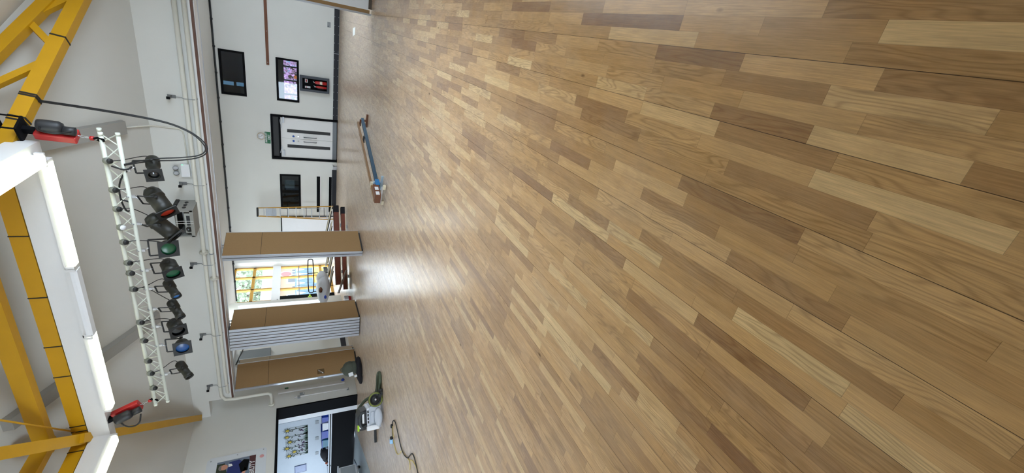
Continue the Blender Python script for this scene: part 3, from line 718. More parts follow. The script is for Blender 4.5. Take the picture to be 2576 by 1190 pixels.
def stage_lamp(kind, cx, pivot, d, label, gel=None, flex=None, scale=1.0):
    """clamp on the lower chord at x=cx, body pivot point, aim direction"""
    P = Vector(pivot); d = Vector(d).normalized(); base = Vector((cx, TY + .02, 3.70))
    t = thing('stage_lamp', base, label, 'stage lamp', 'stage lamps hanging from the truss')
    K = lambda m, n, ma, par=t: m.build(n, ma, par, base)
    side = d.cross(Vector((0, 0, 1))).normalized()
    R = {'profile': .075, 'flood': .115, 'par': .10, 'short': .095}[kind] * scale
    top = Vector((P.x * .75 + cx * .25, P.y * .75 + (TY + .02) * .25, 3.62))
    # hook clamp
    K(MB().path([(cx, TY - .02, 3.735), (cx, TY + .01, 3.772), (cx, TY + .055, 3.745), (cx, TY + .045, 3.70), (cx, TY + .02, 3.69)], .011, 6, 1).box(cx - .018, cx + .018, TY + .0, TY + .035, 3.665, 3.705).path([(cx, TY + .02, 3.68), top], .009, 8), 'hook_clamp', M['bolt'])
    w = R + .02
    arm = [P + side * w, top + side * w - Vector((0, 0, .0)), top - side * w, P - side * w]
    yk = MB()
    for a, b in zip(arm, arm[1:]): yk.bar(a, b, .022, .008, d)
    y_ = K(yk, 'yoke', M['cord'])
    L = {'profile': .36, 'flood': .46, 'par': .20, 'short': .26}[kind] * scale
    mx = aim(P - d * L * .5, d)
    if kind == 'profile':
        prof = [(0, 0), (R * .6, .0), (R * .95, .03), (R, .05), (R, L * .45), (R * .82, L * .5), (R * .82, L * .82), (R * .92, L * .84), (R * .92, L), (R * .72, L), (R * .70, L - .03)]
    elif kind == 'flood':
        prof = [(0, 0), (R * .7, .01), (R * .96, .06), (R, .09), (R, L * .30), (R * 1.05, L * .31), (R * 1.05, L * .36), (R * .97, L * .37), (R * .97, L * .72), (R, L), (R * .92, L), (R * .9, L - .02)]
    elif kind == 'par':
        prof = [(0, 0), (R * .45, .0), (R * .75, .04), (R * .98, .10), (R * 1.0, L * .9), (R * 1.04, L), (R * .9, L)]
    else:
        prof = [(0, 0), (R * .6, .0), (R, .06), (R, L * .55), (R * 1.03, L * .56), (R * 1.03, L), (R * .88, L)]
    K(MB().lathe(prof, 28, mx), 'body', M['lamp'])
    lm = {'red': M['rust'], 'green': M['ggel'], 'blue': M['bgel'], 'bluelens': M['lensb'], None: M['lens']}[gel]
    K(MB().lathe([(0, L - .015), (R * .5, L - .018), (R * (.72 if kind == 'profile' else .9), L - .03)], 24, mx), 'lens', lm)
    if kind in ('flood', 'par', 'short') or cx > -2.6:
        s = R * 1.18
        fr = MB(); ri = R * .86; z = L + .006
        ang = [k * 2 * PI / 32 for k in range(32)]
        pts_in = [mx @ Vector((ri * math.cos(a), ri * math.sin(a), z)) for a in ang]
        def sq(a):
            c, q = math.cos(a), math.sin(a); m = max(abs(c), abs(q)); return (s * c / m, s * q / m)
        pts_out = [mx @ Vector((*sq(a), z)) for a in ang]
        for i in range(32):
            fr.face([pts_in[i], pts_out[i], pts_out[(i + 1) % 32], pts_in[(i + 1) % 32]])
        rr = bmesh.ops.extrude_face_region(fr.bm, geom=fr.bm.faces[:])
        for v in [g for g in rr['geom'] if isinstance(g, bmesh.types.BMVert)]: v.co -= d * .012
        bmesh.ops.remove_doubles(fr.bm, verts=fr.bm.verts[:], dist=1e-5)
        K(fr, 'colour_frame', M['cord'])
    # tilt knobs on both sides
    for sgn in (1, -1):
        q = P + side * sgn * (w + .012)
        K(MB().lathe([(.0, 0), (.024, .002), (.026, .014), (0, .018)], 12, aim(q, side * sgn)), 'tilt_knob', M['cord'])
    if flex:
        back = P - d * L * .5
        K(MB().path([back, back + Vector((.03, .05, .08)), Vector((flex, TY, 3.74)), Vector((flex, TY - .05, 3.86))], .006, 6, 2), 'flex', M['cord'])
    return t
stage_lamp('profile', -2.5, (-2.44, 7.42, 3.41), (-.30, -.93, -.2), 'rightmost stage lamp, stubby black profile near the drooping cable', None, -2.36, 1.15)
stage_lamp('flood', -2.90, (-2.97, 7.42, 3.41), (-.55, -.58, -.50), 'long stage lamp with red gel', 'red', -2.78)
stage_lamp('flood', -3.33, (-3.38, 7.42, 3.41), (-.50, -.30, -.60), 'long stage lamp without gel beside the projector cage', None, -3.07)
stage_lamp('par', -3.78, (-3.73, 7.42, 3.39), (.10, -.9, -.30), 'round can lamp with torn green gel, right of the other green one', 'green', -3.60, 1.1)
stage_lamp('short', -4.13, (-4.10, 7.42, 3.40), (-.30, -.75, -.35), 'stage lamp with whole green gel, tilted to the left', 'green', -3.95, 1.15)
stage_lamp('profile', -4.47, (-4.50, 7.42, 3.42), (-.40, -.75, -.45), 'slim stage lamp with bright blue lens', 'bluelens', -4.42)
stage_lamp('profile', -4.86, (-4.90, 7.42, 3.41), (-.50, -.70, -.45), 'slim stage lamp with dark lens left of the blue lens one', None, -4.42)
stage_lamp('short', -5.21, (-5.24, 7.42, 3.45), (-.15, -.85, -.40), 'stage lamp with empty square colour frame', None, -5.05, 1.1)
stage_lamp('par', -5.60, (-5.64, 7.42, 3.40), (.02, -.95, -.20), 'round can lamp with blue gel', 'blue', None, 1.1)
stage_lamp('profile', -6.24, (-6.20, 7.42, 3.43), (-.35, -.72, -.50), 'leftmost stage lamp, hanging alone near the end of the truss', None, -6.12)

# ------------------------------------------------------------------ hoists
def hoist(top, hook, end, label, flip, roll=0, clamp=True):
    top, hook, end = Vector(top), Vector(hook), Vector(end)
    t = thing('chain_hoist', top, label, 'hoist', 'chain hoists holding the truss')
    K = lambda m, n, ma, par=t: m.build(n, ma, par, top)
    d = (hook - top).normalized(); L = (hook - top).length
    mx = aim(top, d, (0, 1, 0)) @ Matrix.Rotation(math.radians(roll), 4, 'Z')
    if clamp:
        K(MB().box(-.115, .115, -.12, .12, -.012, .012, mx).box(-.03, .03, -.04, .04, .0, .13, mx).box(-.115, -.10, -.115, -.10, -.22, .0, mx).box(.10, .115, -.115, -.10, -.22, .0, mx).box(-.115, -.10, .10, .115, -.22, .0, mx).box(.10, .115, .10, .115, -.22, .0, mx).box(-.115, .115, -.12, .12, -.23, -.215, mx), 'beam_clamp', M['black'])
    else: K(MB().box(-.035, .035, -.05, .05, -.02, .13, mx), 'hanger', M['black'])
    s = -1 if flip else 1
    K(MB().box(-.09, .09, s * .02 - .05, s * .02 + .05, .12, .52, mx, .015), 'body', M['red'])
    K(MB().box(-.06, .06, s * .075 - .003, s * .075 + .003, .2, .34, mx), 'rating_plate', M['white'])
    mo = MB().lathe([(0, .0), (.075, .01), (.08, .05), (.08, .2), (.06, .24), (0, .25)], 18, mx @ T(.0, -s * .11, .16))
    mo.lathe([(0, .0), (.055, .01), (.055, .12), (0, .13)], 14, mx @ T(.02, -s * .09, .40)); K(mo, 'motor', M['dark'])
    K(MB().path([mx @ Vector((.02, -s * .12, .2)), mx @ Vector((.18, -s * .2, .25)), mx @ Vector((.22, -s * .22, .42)), mx @ Vector((.08, -s * .14, .5))], .012, 8, 2), 'flex_loop', M['cord'])
    ch = MB(); p0 = mx @ Vector((0, 0, .5)); dd = (end - p0); n = int(dd.length / .042); dd.normalize()
    o1 = dd.orthogonal().normalized(); o2 = dd.cross(o1)
    for i in range(n):
        c = p0 + dd * (.021 + i * .042); o = o1 if i % 2 else o2
        ch.path([c + dd * .024 * math.cos(a) + o * .014 * math.sin(a) for a in [k * PI / 4 for k in range(8)]], .0045, 5, closed=True)
    K(ch, 'chain', M['bolt'])
    K(MB().ball(p0 + dd * .16, .035, .035, .035, 1), 'chain_stop', M['red'])
    K(MB().path([end + Vector((0, 0, .05)), end + Vector((.03, -.03, -.03)), end + Vector((0, -.05, -.09)), end + Vector((-.03, 0, -.03)), end + Vector((0, .03, .03))], .014, 8, 1), 'hook', M['black'])
    return t
hoist((-2.02, 7.42, 4.66), (-2.06, 7.42, 4.1), (-2.08, 7.40, 3.95), 'red and black chain hoist at the right end of the lighting truss', False, -60)
hoist((-7.0, 7.30, 4.58), (-6.82, 7.36, 4.13), (-6.76, 7.40, 3.93), 'red chain hoist at the left end of the lighting truss', False, 0, False)
dcable = thing('drooping_cable', (-1.73, 7.85, 4.6), 'pair of black cables drooping from the roof truss to the lighting truss', 'cable')
cab1 = [(-1.731,7.850,4.608),(-1.752,7.813,4.193),(-1.783,7.775,3.776),(-1.833,7.737,3.336),(-1.888,7.700,3.105),(-1.995,7.662,2.896),(-2.132,7.625,2.771),(-2.238,7.587,2.775),(-2.315,7.550,2.884),(-2.356,7.512,3.122),(-2.360,7.475,3.346),(-2.392,7.438,3.564),(-2.430,7.400,3.724)]
cab2 = [(-1.742,7.830,4.603),(-1.764,7.793,4.189),(-1.795,7.755,3.773),(-1.840,7.718,3.333),(-1.895,7.680,3.103),(-1.992,7.643,2.917),(-2.128,7.605,2.797),(-2.222,7.567,2.795),(-2.279,7.530,2.893),(-2.308,7.492,3.113),(-2.318,7.455,3.337),(-2.362,7.418,3.556),(-2.412,7.380,3.717)]
for cb in (cab1, cab2): MB().path(cb, .0095, 8, 2).build('cable', M['cord'], dcable, (-1.73, 7.85, 4.6))

# ------------------------------------------------------------------ things on the downstand wall
YF = YT
pa = thing('heating_pipe', (-5, YF - .07, 3.478), 'upper of the two cream heating pipes, ending in a drop at the left wall', 'pipe', 'heating pipes on the downstand'); po = (-5, YF - .07, 3.478)
m = MB().path([(.93, YF - .07, 3.478), (-9.55, YF - .07, 3.478), (-9.78, YF - .07, 3.47), (-9.93, YF - .05, 3.40), (-9.98, YF - .03, 3.2), (-9.99, YF - .02, 2.50), (-10.0, YF - .01, 2.40), (-10.06, YF, 2.34), (-10.16, YF, 2.325), (-10.48, YF, 2.325)], .040, 14)
m.build('pipe', M['pipe'], pa, po)
MB().lathe([(.038, 0), (.09, 0), (.09, .025), (.038, .025)], 20, aim((-5.42, YF - .07, 3.478), (1, 0, 0))).build('flange', M['pipe'], pa, po)
MB().lathe([(.038, 0), (.08, 0), (.08, .03), (.038, .03)], 20, aim((-10.46, YF, 2.325), (1, 0, 0))).build('flange', M['pipe'], pa, po)
pb = thing('heating_pipe', (-5, YF - .07, 3.335), 'lower of the two cream heating pipes just above the track', 'pipe', 'heating pipes on the downstand'); po = (-5, YF - .07, 3.335)
MB().path([(.93, YF - .07, 3.335), (-9.45, YF - .07, 3.335), (-9.66, YF - .06, 3.33), (-9.76, YF + .02, 3.33), (-9.80, YF + .2, 3.33)], .038, 14).build('pipe', M['pipe'], pb, po)
MB().lathe([(.036, 0), (.085, 0), (.085, .025), (.036, .025)], 20, aim((-6.12, YF - .07, 3.335), (1, 0, 0))).build('flange', M['pipe'], pb, po)
MB().lathe([(.036, 0), (.046, 0), (.046, .02), (.036, .02)], 20, aim((-5.45, YF - .07, 3.335), (1, 0, 0))).build('joint_ring', M['greyp'], pb, po)
tl = ['rightmost, alone by the cable loop', 'beside the emergency light', 'left of the projector cage', 'above the thick partition stack', 'leftmost, beside the pipe bend']
tx = [-2.0, -3.78, -5.72, -7.73, -9.4]
for i, x in enumerate(tx):
    o = (x, YF, 3.70); t = thing('wall_bracket', o, 'small grey T shaped wall bracket, ' + tl[i], 'bracket', 'grey brackets along the downstand')
    MB().box(x - .03, x + .03, YF - .02, YF, 3.64, 3.77).build('wall_plate', mat('bracket_grey', '6f7174', .5), t, o)
    MB().box(x - .022, x + .022, YF - .19, YF - .02, 3.70, 3.745).build('arm', mat('bracket_grey', '6f7174', .5), t, o)
    MB().box(x - .024, x + .024, YF - .215, YF - .19, 3.695, 3.75).build('end_stop', M['black'], t, o)
    MB().path([(x, YF - .012, 3.65), (x, YF - .03, 3.55), (x, YF - .13, 3.48), (x, YF - .13, 3.40), (x, YF - .12, 3.33), (x, YF - .01, 3.29)], .006, 6).build('wire', M['greyp'], t, o)
e = thing('emergency_light', (-3.5, YF, 3.55), 'white twin spot emergency light on the downstand wall', 'emergency light'); eo = (-3.5, YF, 3.55)
MB().box(-3.62, -3.35, YF - .08, YF, 3.55, 3.70, bev=.008).build('case', M['white'], e, eo)
for x in (-3.43, -3.54):
    h = MB().lathe([(0, -.05), (.03, -.05), (.05, 0), (.05, .02), (.042, .022)], 18, aim((x, YF - .06, 3.785), (-.2, -1, -.3))).build('spot_head', M['greyp'], e, eo)
    MB().lathe([(0, .014), (.042, .012)], 18, aim((x, YF - .06, 3.785), (-.2, -1, -.3))).build('lens', M['alu'], h, eo)
MB().box(-3.36, -3.345, YF - .086, YF - .08, 3.66, 3.67).build('indicator', mat('green_led', '30e080', .4, emit=2), e, eo)
cn = thing('conduit', (-2.7, YF - .02, 3.6), 'thin white conduit running from the ceiling to the emergency light', 'conduit')
MB().path([(-2.55, YF - .55, 4.36), (-2.6, YF - .02, 4.08), (-2.62, YF - .02, 3.66), (-2.66, YF - .02, 3.60), (-2.75, YF - .02, 3.585), (-3.36, YF - .02, 3.575)], .013, 8).build('tube', M['pipe'], cn, (-2.7, YF - .02, 3.6))
# projector in its cage
pc = (-4.6, YF, 3.58)
pcg = thing('projector_cage', pc, 'grey steel projector cage with round side holes on the downstand wall', 'projector cage')
gm = mat('cage_grey', '94948f', .5, var=.05)
x0, x1, yf, z0, z1 = -4.76, -4.16, YF - .59, 3.50, 3.79
MB().box(x1 - .01, x1, yf, YF, z0, z1).build('side_panel', gm, pcg, pc)
for j in range(3): MB().lathe([(0, .004), (.045, .003), (.05, 0)], 18, aim((x1, YF - .14 - j * .14, 3.66), (1, 0, 0)) @ Matrix.Diagonal((1.2, .7, 1, 1))).build('vent_hole', M['dark'], pcg, pc)
MB().box(x0, x0 + .01, yf, YF, z0, z1).build('side_panel', gm, pcg, pc)
MB().box(x0, x1, yf, YF, z0 - .01, z0).build('base_panel', gm, pcg, pc)
MB().box(x0, x1, yf, YF, z1, z1 + .01).build('top_panel', M['dark'], pcg, pc)
MB().box(x0, x0 + .03, yf - .01, yf, z0, z1).box(x1 - .03, x1, yf - .01, yf, z0, z1).box(x0, x1, yf - .01, yf, z0 - .01, z0 + .05).box(x0, x1, yf - .01, yf, z1 - .03, z1).build('front_frame', gm, pcg, pc)
MB().box(-4.45, -4.437, yf - .012, yf, z0, z1).box(-4.40, -4.387, yf - .012, yf, z0, z1).build('guard_bar', M['bolt'], pcg, pc)
MB().box(x0 - .02, x1 + .02, YF - .3, YF - .02, z1 + .01, z1 + .07).build('hanging_bracket', M['cord'], pcg, pc)
pj = thing('projector', (-4.48, yf + .2, 3.50), 'pale grey projector with a round lens inside the wall cage', 'projector'); pjo = (-4.48, yf + .2, 3.50)
MB().box(-4.70, -4.24, yf + .05, yf + .36, 3.515, 3.66, bev=.015).build('case', mat('projector_grey', 'b9bbb8', .5), pj, pjo)
MB().lathe([(.0, .015), (.046, .02), (.055, .03), (.06, 0)], 24, aim((-4.60, yf + .05, 3.59), (0, -1, 0))).build('lens', M['lens'], pj, pjo)
MB().box(-4.52, -4.30, yf + .04, yf + .055, 3.55, 3.62).build('vent', M['dark'], pj, pjo)

# ------------------------------------------------------------------ folding partitions
def panel(loc, rz, w, th, label, group, face=None, latch=False, seamz=2.38):
    t = thing('folding_panel', loc, label, 'partition panel', group, rz)
    fm = face or M['felt']
    # local y runs along the panel (0 = edge nearest the viewer), x is the thickness
    MB().box(-th, 0, .018, w - .018, .035, 3.16).build('core', mat('dark_core', '2a231b', .9), t)
    for xx in ((0, .004), (-th - .004, -th)):
        MB().box(xx[0], xx[1], .02, w - .02, .04, seamz - .004).build('cloth_face', fm, t)
        MB().box(xx[0], xx[1], .02, w - .02, seamz + .004, 3.155).build('cloth_face', fm, t)
    MB().box(-th - .02, -th - .0, .03, .05, .03, 3.16).build('gap_shade', M['cord'], t)  # black filler painting the shade between stacked panels
    MB().box(-th, 0, .0, .018, .02, 3.17).box(-.014, .0, -.005, .0, .02, 3.17).box(-th, -th + .014, -.005, .0, .02, 3.17).build('edge_profile', M['alu'], t)
    MB().box(-th, .004, w - .018, w, .02, 3.17).build('edge_profile', M['alu'], t)
    MB().box(-th + .01, -.01, .1, w - .1, .0, .035).build('bottom_seal', M['cord'], t)
    MB().path([(-th / 2, w * .5, 3.16), (-th / 2, w * .5, 3.22)], .02, 8).build('hanger_bolt', M['bolt'], t)
    return t
def stack(p, rz, n, th, gap, w, names, group):
    d = Vector((-math.cos(rz), -math.sin(rz), 0))
    for i in range(n):
        q = Vector(p) + d * (th + gap) * i
        panel(q, rz, w, th, names[i], group)
R = math.radians
stack((-5.573, 10.52, 0), R(-10), 2, .062, .020, .97, ['tan cloth partition panel, front one of the pair left of the stepladder', 'tan cloth partition panel behind the front one of the pair left of the stepladder'], 'panels of the right stack')
ord_ = ['nearest the bright doorway gap', 'second from the bright gap', 'third from the bright gap', 'fourth from the bright gap', 'fifth from the bright gap', 'sixth from the bright gap', 'last and leftmost']
stack((-7.70, 10.50, 0), R(6.5), 7, .068, .021, 1.10, ['aluminium edged partition panel in the thick stack, ' + o for o in ord_], 'panels of the thick middle stack')
p3 = panel((-9.66, 10.45, 0), R(-13), .85, .07, 'tan cloth pass-door panel with a pull plate, behind the black bag', 'panels at the left wall')
pl_ = MB().box(.004, .008, .09, .26, .93, 1.12).build('pull_plate', M['chrome'], p3)
MB().path([(.012, .11, .96), (.03, .16, 1.02), (.012, .23, 1.09)], .014, 8, 1).build('pull_grip', M['chrome'], pl_)
MB().box(-.05, -.02, -.006, .0, .96, 1.12).build('latch_slot', M['black'], p3)
panel((-9.73, 11.20, 0), R(-2), .55, .06, 'pale cloth partition panel standing at the left wall behind the pass-door panel', 'panels at the left wall', M['felt2'])
p0 = thing('folding_partition', (.5, 11.1, 0), 'white partition board with tan and silver edge at the top of the photo', 'partition panel'); p0o = (.5, 11.1, 0)
MB().box(.24, 1.45, 11.05, 11.13, .07, 3.16).build('board', M['white'], p0, p0o)
MB().box(.17, .24, 11.05, 11.14, .04, 3.17).build('tan_edge', M['felt'], p0, p0o)
MB().box(.13, .17, 11.04, 11.15, .0, 3.18).build('silver_edge', M['alu'], p0, p0o)
MB().box(.26, 1.45, 11.06, 11.12, .0, .07).build('bottom_seal', M['stone'], p0, p0o)

# ------------------------------------------------------------------ left wall fittings
def wthing(name, o, label, cat): return thing(name, o, label, cat)
t = wthing('cable_trunking', (XL, 10.96, .3), 'tall white cable trunking on the left wall beside the pass-door panel', 'trunking')
MB().box(XL, XL + .04, 10.90, 11.02, .32, 2.17).build('cover', M['gloss'], t, (XL, 10.96, .3))
MB().lathe([(0, .03), (.04, .03), (.055, 0)], 16, aim((XL + .04, 11.02, .36), (1, 0, 0))).build('blue_knob', M['royal'], t, (XL, 10.96, .3))
t = wthing('wall_pipe', (XL + .03, 10.6, .22), 'slim white vertical pipe low on the left wall beside the black door edge', 'pipe')
MB().path([(XL + .03, 10.63, .24), (XL + .03, 10.63, 1.70), (XL + .01, 10.63, 1.74)], .017, 10).build('tube', M['gloss'], t, (XL + .03, 10.6, .22))
MB().box(XL, XL + .05, 10.58, 10.66, 1.58, 1.66).box(XL, XL + .03, 10.58, 10.66, .22, .28).build('pipe_bracket', M['greyp'], t, (XL + .03, 10.6, .22))
t = wthing('thermostat', (XL, 10.72, 1.5), 'grey room control box on the left wall above the slim white pipe', 'control')
MB().box(XL, XL + .05, 10.68, 10.77, 1.47, 1.60, bev=.012).build('case', M['greyp'], t, (XL, 10.72, 1.5))
MB().box(XL + .05, XL + .053, 10.70, 10.75, 1.49, 1.51).build('display', M['white'], t, (XL, 10.72, 1.5))
t = wthing('direction_sign', (XL, 11.05, 1.93), 'small green sign tag on the left wall behind the pass-door panel', 'sign')
MB().box(XL, XL + .02, 11.0, 11.1, 1.90, 2.0).build('plate', M['green'], t, (XL, 11.05, 1.93))
t = wthing('wall_heater', (XL, 12.9, 2.4), 'long grey vertical heater grille high between the partition stacks', 'heater')
MB().box(XL, XL + .1, 12.55, 13.0, 2.42, 3.30, bev=.01).build('casing', mat('heater_grey', '7d8388', .5), t, (XL, 12.9, 2.4))
MB().path([(XL + .06, 12.4, 3.36), (XL + .12, 13.05, 3.22)], .02, 6).build('black_bar', M['cord'], t, (XL, 12.9, 2.4))
tag(MB().box(XL, XL + .25, 11.4, 13.2, 3.42, 3.62).build('boxed_beam', M['white']), 'white boxed beam end high between the partition stacks', 'beam')
# poster
ps = thing('poster_board', (XL, 8.2, 2.39), 'framed poster of a person in blue above the left doorway', 'poster'); pso = (XL, 8.2, 2.39)
rc = [(7.3, 2.39), (9.03, 2.39), (9.07, 2.43), (9.07, 3.58), (9.0, 3.66), (7.3, 3.66)]
MB().prism(rc, 'x', XL, XL + .012).build('perspex_board', mat('pale_perspex', 'd3d8de', .25, var=.02), ps, pso)
pp = MB().box(XL + .012, XL + .016, 7.45, 8.90, 2.62, 3.44).build('printed_picture', M['pgrey'], ps, pso)
def flat(pts, m, name, k): return MB().prism(pts, 'x', XL + .016, XL + .016 + .0008 * k).build(name, m, pp, pso)
flat([(8.05, 3.10), (8.84, 3.28), (8.84, 3.44), (7.45, 3.44), (7.45, 3.1)], M['pgreen'], 'hedge_print', 1)
flat([(8.90, 2.62), (8.90, 2.76), (8.2, 2.72), (7.45, 2.70), (7.45, 2.62)], M['pmar'], 'maroon_print', 1)
flat([(8.84, 3.18), (8.86, 2.98), (8.72, 2.84), (8.45, 2.84), (8.38, 3.05), (8.55, 3.22)], M['navy'], 'shirt_print', 2)
flat([(8.72, 2.98), (8.84, 2.88), (8.80, 2.76), (8.5, 2.78), (8.48, 2.92)], M['black'], 'shorts_print', 3)
flat([(8.62, 2.84), (8.54, 2.80), (8.1, 2.94), (8.12, 3.02)], M['skin'], 'leg_print', 3)
flat([(8.78 + .075 * math.cos(a) - .06, 3.29 + .085 * math.sin(a)) for a in [k * PI / 7 for k in range(14)]], M['skin'], 'face_print', 3)
flat([(8.72 + .08 * math.cos(a), 3.34 + .06 * math.sin(a)) for a in [k * PI / 8 for k in range(9)]], mat('grey_hair_print', '77706a', .7), 'hair_print', 4)
flat([(8.7, 3.19), (8.8, 3.20), (8.78, 3.13), (8.72, 3.11)], M['white'], 'collar_print', 4)
text_mesh('lettering', 'SIBILITY', .15, T(XL + .022, 8.50, 2.685) @ FACE_PX, M['paper'], ps, pso, .9, .002)
tag(ps, None, None)
for y, z in ((9.02, 2.46), (9.02, 3.03), (8.98, 3.58)): MB().lathe([(0, .005), (.012, .004), (.014, 0)], 10, aim((XL + .012, y, z), (1, 0, 0))).build('fixing_screw', M['greyp'], ps, pso)
MB().lathe([(0, .002), (.05, .001)], 12, aim((XL + .012, 8.82, 2.49), (1, 0, 0))).build('crest', mat('pink_crest', 'd69a9a', .6), ps, pso)

# ------------------------------------------------------------------ left doorway and room beyond
dr = thing('door_4', (XL, DW1, 0), 'black lined opening of the wide left doorway', 'door'); do = (XL, DW1, 0); dr['kind'] = 'structure'
MB().box(XL - .39, XL + .02, DW1 - .02, DW1 + .03, 0, DWZ + .03).box(XL - .03, XL + .02, DW0, DW1 - .02, DWZ - .03, DWZ + .03).build('black_lining', M['black'], dr, do)
MB().box(-11.06, -10.89, DW1 - .02, DW1 + .10, 0, DWZ).build('white_post', M['white'], dr, do)
struct('wall_canteen', MB().box(-16, -10.9, 11.05, 11.15, 0, 2.8).box(-11.9, -11.8, 10.95, 11.05, 1.0, 2.2).box(-11.07, -10.88, 10.38, 11.05, 0, 2.8), M['canteen'], 'pale blue lit back wall of the canteen beyond the doorway', 'wall')
struct('ceiling_canteen', MB().box(-16, -10.9, 4, 11.15, 2.6, 2.7), M['canteen'], 'ceiling of the canteen beyond the doorway', 'ceiling')
struct('wall_canteen_near', MB().box(-16, -10.88, 3.9, 4, 0, 2.7), M['canteen'], 'near wall of the canteen beyond the doorway', 'wall')
wi = MB(); wall_holes(wi, 'x', -16.1, -16, 4, 11.15, 0, 2.7, [(5, 10, 1.0, 2.3)])  # opening added out of view to let sky light into the canteen
struct('wall_canteen_side', wi, M['canteen'], 'unseen side wall of the canteen with an opening added for daylight', 'wall')
ct = thing('serving_counter', (-12.6, 10.45, 0), 'black fronted serving counter with a white edge beyond the doorway', 'counter'); cto = (-12.6, 10.45, 0)
MB().box(-14.3, -11.08, 10.42, 11.0, .02, .71).build('counter_front', M['black'], ct, cto)
MB().box(-14.35, -11.08, 10.38, 11.0, .71, .735).build('white_edge', M['white'], ct, cto)
MB().box(-14.35, -11.08, 10.40, 11.0, .735, .775).build('worktop', M['dark'], ct, cto)
MB().box(-14.35, -11.08, 10.385, 11.0, .775, .80).build('tray_rail', M['alu'], ct, cto)
art = thing('sunflower_mural', (-12.7, 11.05, 1.38), 'paper collage of six sunflowers on the canteen wall', 'artwork'); ao = (-12.7, 11.05, 1.38)
MB().box(-13.50, -12.15, 11.044, 11.05, 1.38, 2.04).build('backing_paper', mat('grey_backing', 'b9bec2', .8), art, ao)
fl = [(-12.25, 1.97), (-12.54, 1.99), (-12.78, 1.91), (-13.05, 2.0), (-13.27, 1.79), (-13.42, 1.95)]
for i, (x, z) in enumerate(fl):
    pt = MB(); n = 9
    for q in range(n):
        a = q * 2 * PI / n + i * .3; r = .15 if i != 1 else .105
        pt.face([(x + .05 * math.cos(a - .36), 11.040 - q * .0001, z + .05 * math.sin(a - .36)), (x + .05 * math.cos(a + .36), 11.040 - q * .0001, z + .05 * math.sin(a + .36)), (x + r * math.cos(a), 11.040 - q * .0001, z + r * math.sin(a))])
    pt.build('petals', M['petal'], art, ao)
    MB().lathe([(0, .006), (.045, .004), (.05, 0)], 18, aim((x, 11.038, z), (0, -1, 0))).build('flower_centre', M['flower'], art, ao)
    sm = MB().path([(x, 11.042, z - .06), (x + .01, 11.042, 1.6), (x, 11.042, 1.40)], .007, 5)
    for q in range(3):
        zz = z - .16 - q * .1; s = 1 if q % 2 else -1
        sm.face([(x, 11.041, zz), (x + s * .06, 11.041, zz + .045), (x + s * .09, 11.041, zz + .03), (x + s * .05, 11.041, zz - .005)])
    sm.build('stem', M['petal'], art, ao)
gr = MB(); pu = MB()
for q in range(90):
    x = random.uniform(-13.48, -12.17); h = random.uniform(.06, .17)
    gr.face([(x - .02, 11.0425, 1.385), (x + .02, 11.0425, 1.385), (x + random.uniform(-.05, .05), 11.0425, 1.385 + h)])
for q in range(26):
    x = random.uniform(-13.42, -12.2); z = random.uniform(1.5, 1.66)
    pu.face([(x - .03, 11.0415, z), (x, 11.0415, z - .03), (x + .03, 11.0415, z), (x + .01, 11.0415, z + .04)])
gr.build('paper_grass', M['leaf'], art, ao); pu.build('paper_tulips', M['purple'], art, ao)
for i, (x, lb) in enumerate(((-12.13, 'grey wall socket at the right under the sunflower mural'), (-12.87, 'grey wall socket in the middle under the sunflower mural'), (-13.58, 'grey wall socket at the left under the sunflower mural'))):
    t = thing('canteen_socket', (x, 11.05, 1.06), lb, 'socket', 'sockets under the mural')
    MB().box(x - .07, x + .07, 11.035, 11.05, 1.06, 1.16, bev=.004).build('plate', M['greyp'], t, (x, 11.05, 1.06))
def crate(x0, x1, z1, m, label, lidm=None, y0=10.6):
    o = ((x0 + x1) / 2, 10.75, .80); t = thing('storage_box', o, label, 'box', 'boxes on the serving counter')
    MB().prism([(x0 + .02, .80), (x1 - .02, .80), (x1, z1), (x0, z1)], 'y', y0, 10.92).build('tub', m, t, o)
    MB().box(x0 - .01, x1 + .01, y0 - .01, 10.93, z1 - .025, z1, bev=.004).build('rim', lidm or m, t, o)
crate(-11.72, -11.5, .99, M['royal'], 'blue plastic box at the right end of the serving counter')
crate(-12.08, -11.76, .97, M['white'], 'white plastic box between the blue boxes on the counter')
crate(-12.46, -12.12, 1.0, M['royal'], 'large blue plastic box left of the white one on the counter')
crate(-12.86, -12.52, .99, M['teal'], 'teal translucent box beside the black backpack on the counter', M['royal'])
bg_ = thing('backpack', (-13.2, 10.7, .80), 'black backpack on the serving counter', 'bag'); bgo = (-13.2, 10.7, .80)
MB().ball((-13.2, 10.68, .90), .27, .16, .13, 3, .05).ball((-13.42, 10.66, .87), .17, .12, .09, 2, .05).build('main_pocket', M['bagb'], bg_, bgo)
MB().path([(-13.35, 10.56, .86), (-13.42, 10.45, .80), (-13.5, 10.38, .72), (-13.58, 10.40, .74), (-13.6, 10.5, .83)], .014, 6, 2).build('strap', M['cord'], bg_, bgo)
MB().ball((-13.62, 10.60, .84), .05, .04, .04, 2).build('orange_tag', mat('orange_fabric', 'b4552c', .6), bg_, bgo)
wt = thing('water_bottle', (-12.98, 10.66, .80), 'small clear bottle with dark cap beside the black backpack', 'bottle')
MB().lathe([(0, 0), (.035, .005), (.035, .12), (.015, .15), (.015, .17)], 14).build('bottle_body', M['poly'], wt)
MB().lathe([(.017, .165), (.017, .19), (0, .19)], 12).build('cap', M['black'], wt)
nt_ = thing('framed_notice', (-14.15, 11.04, 1.45), 'blue bordered paper notice on the canteen wall', 'notice'); no = (-14.15, 11.04, 1.45)
MB().box(-14.33, -13.98, 11.03, 11.05, 1.44, 1.80).build('blue_border', mat('slate_blue', '4d5f86', .6), nt_, no)
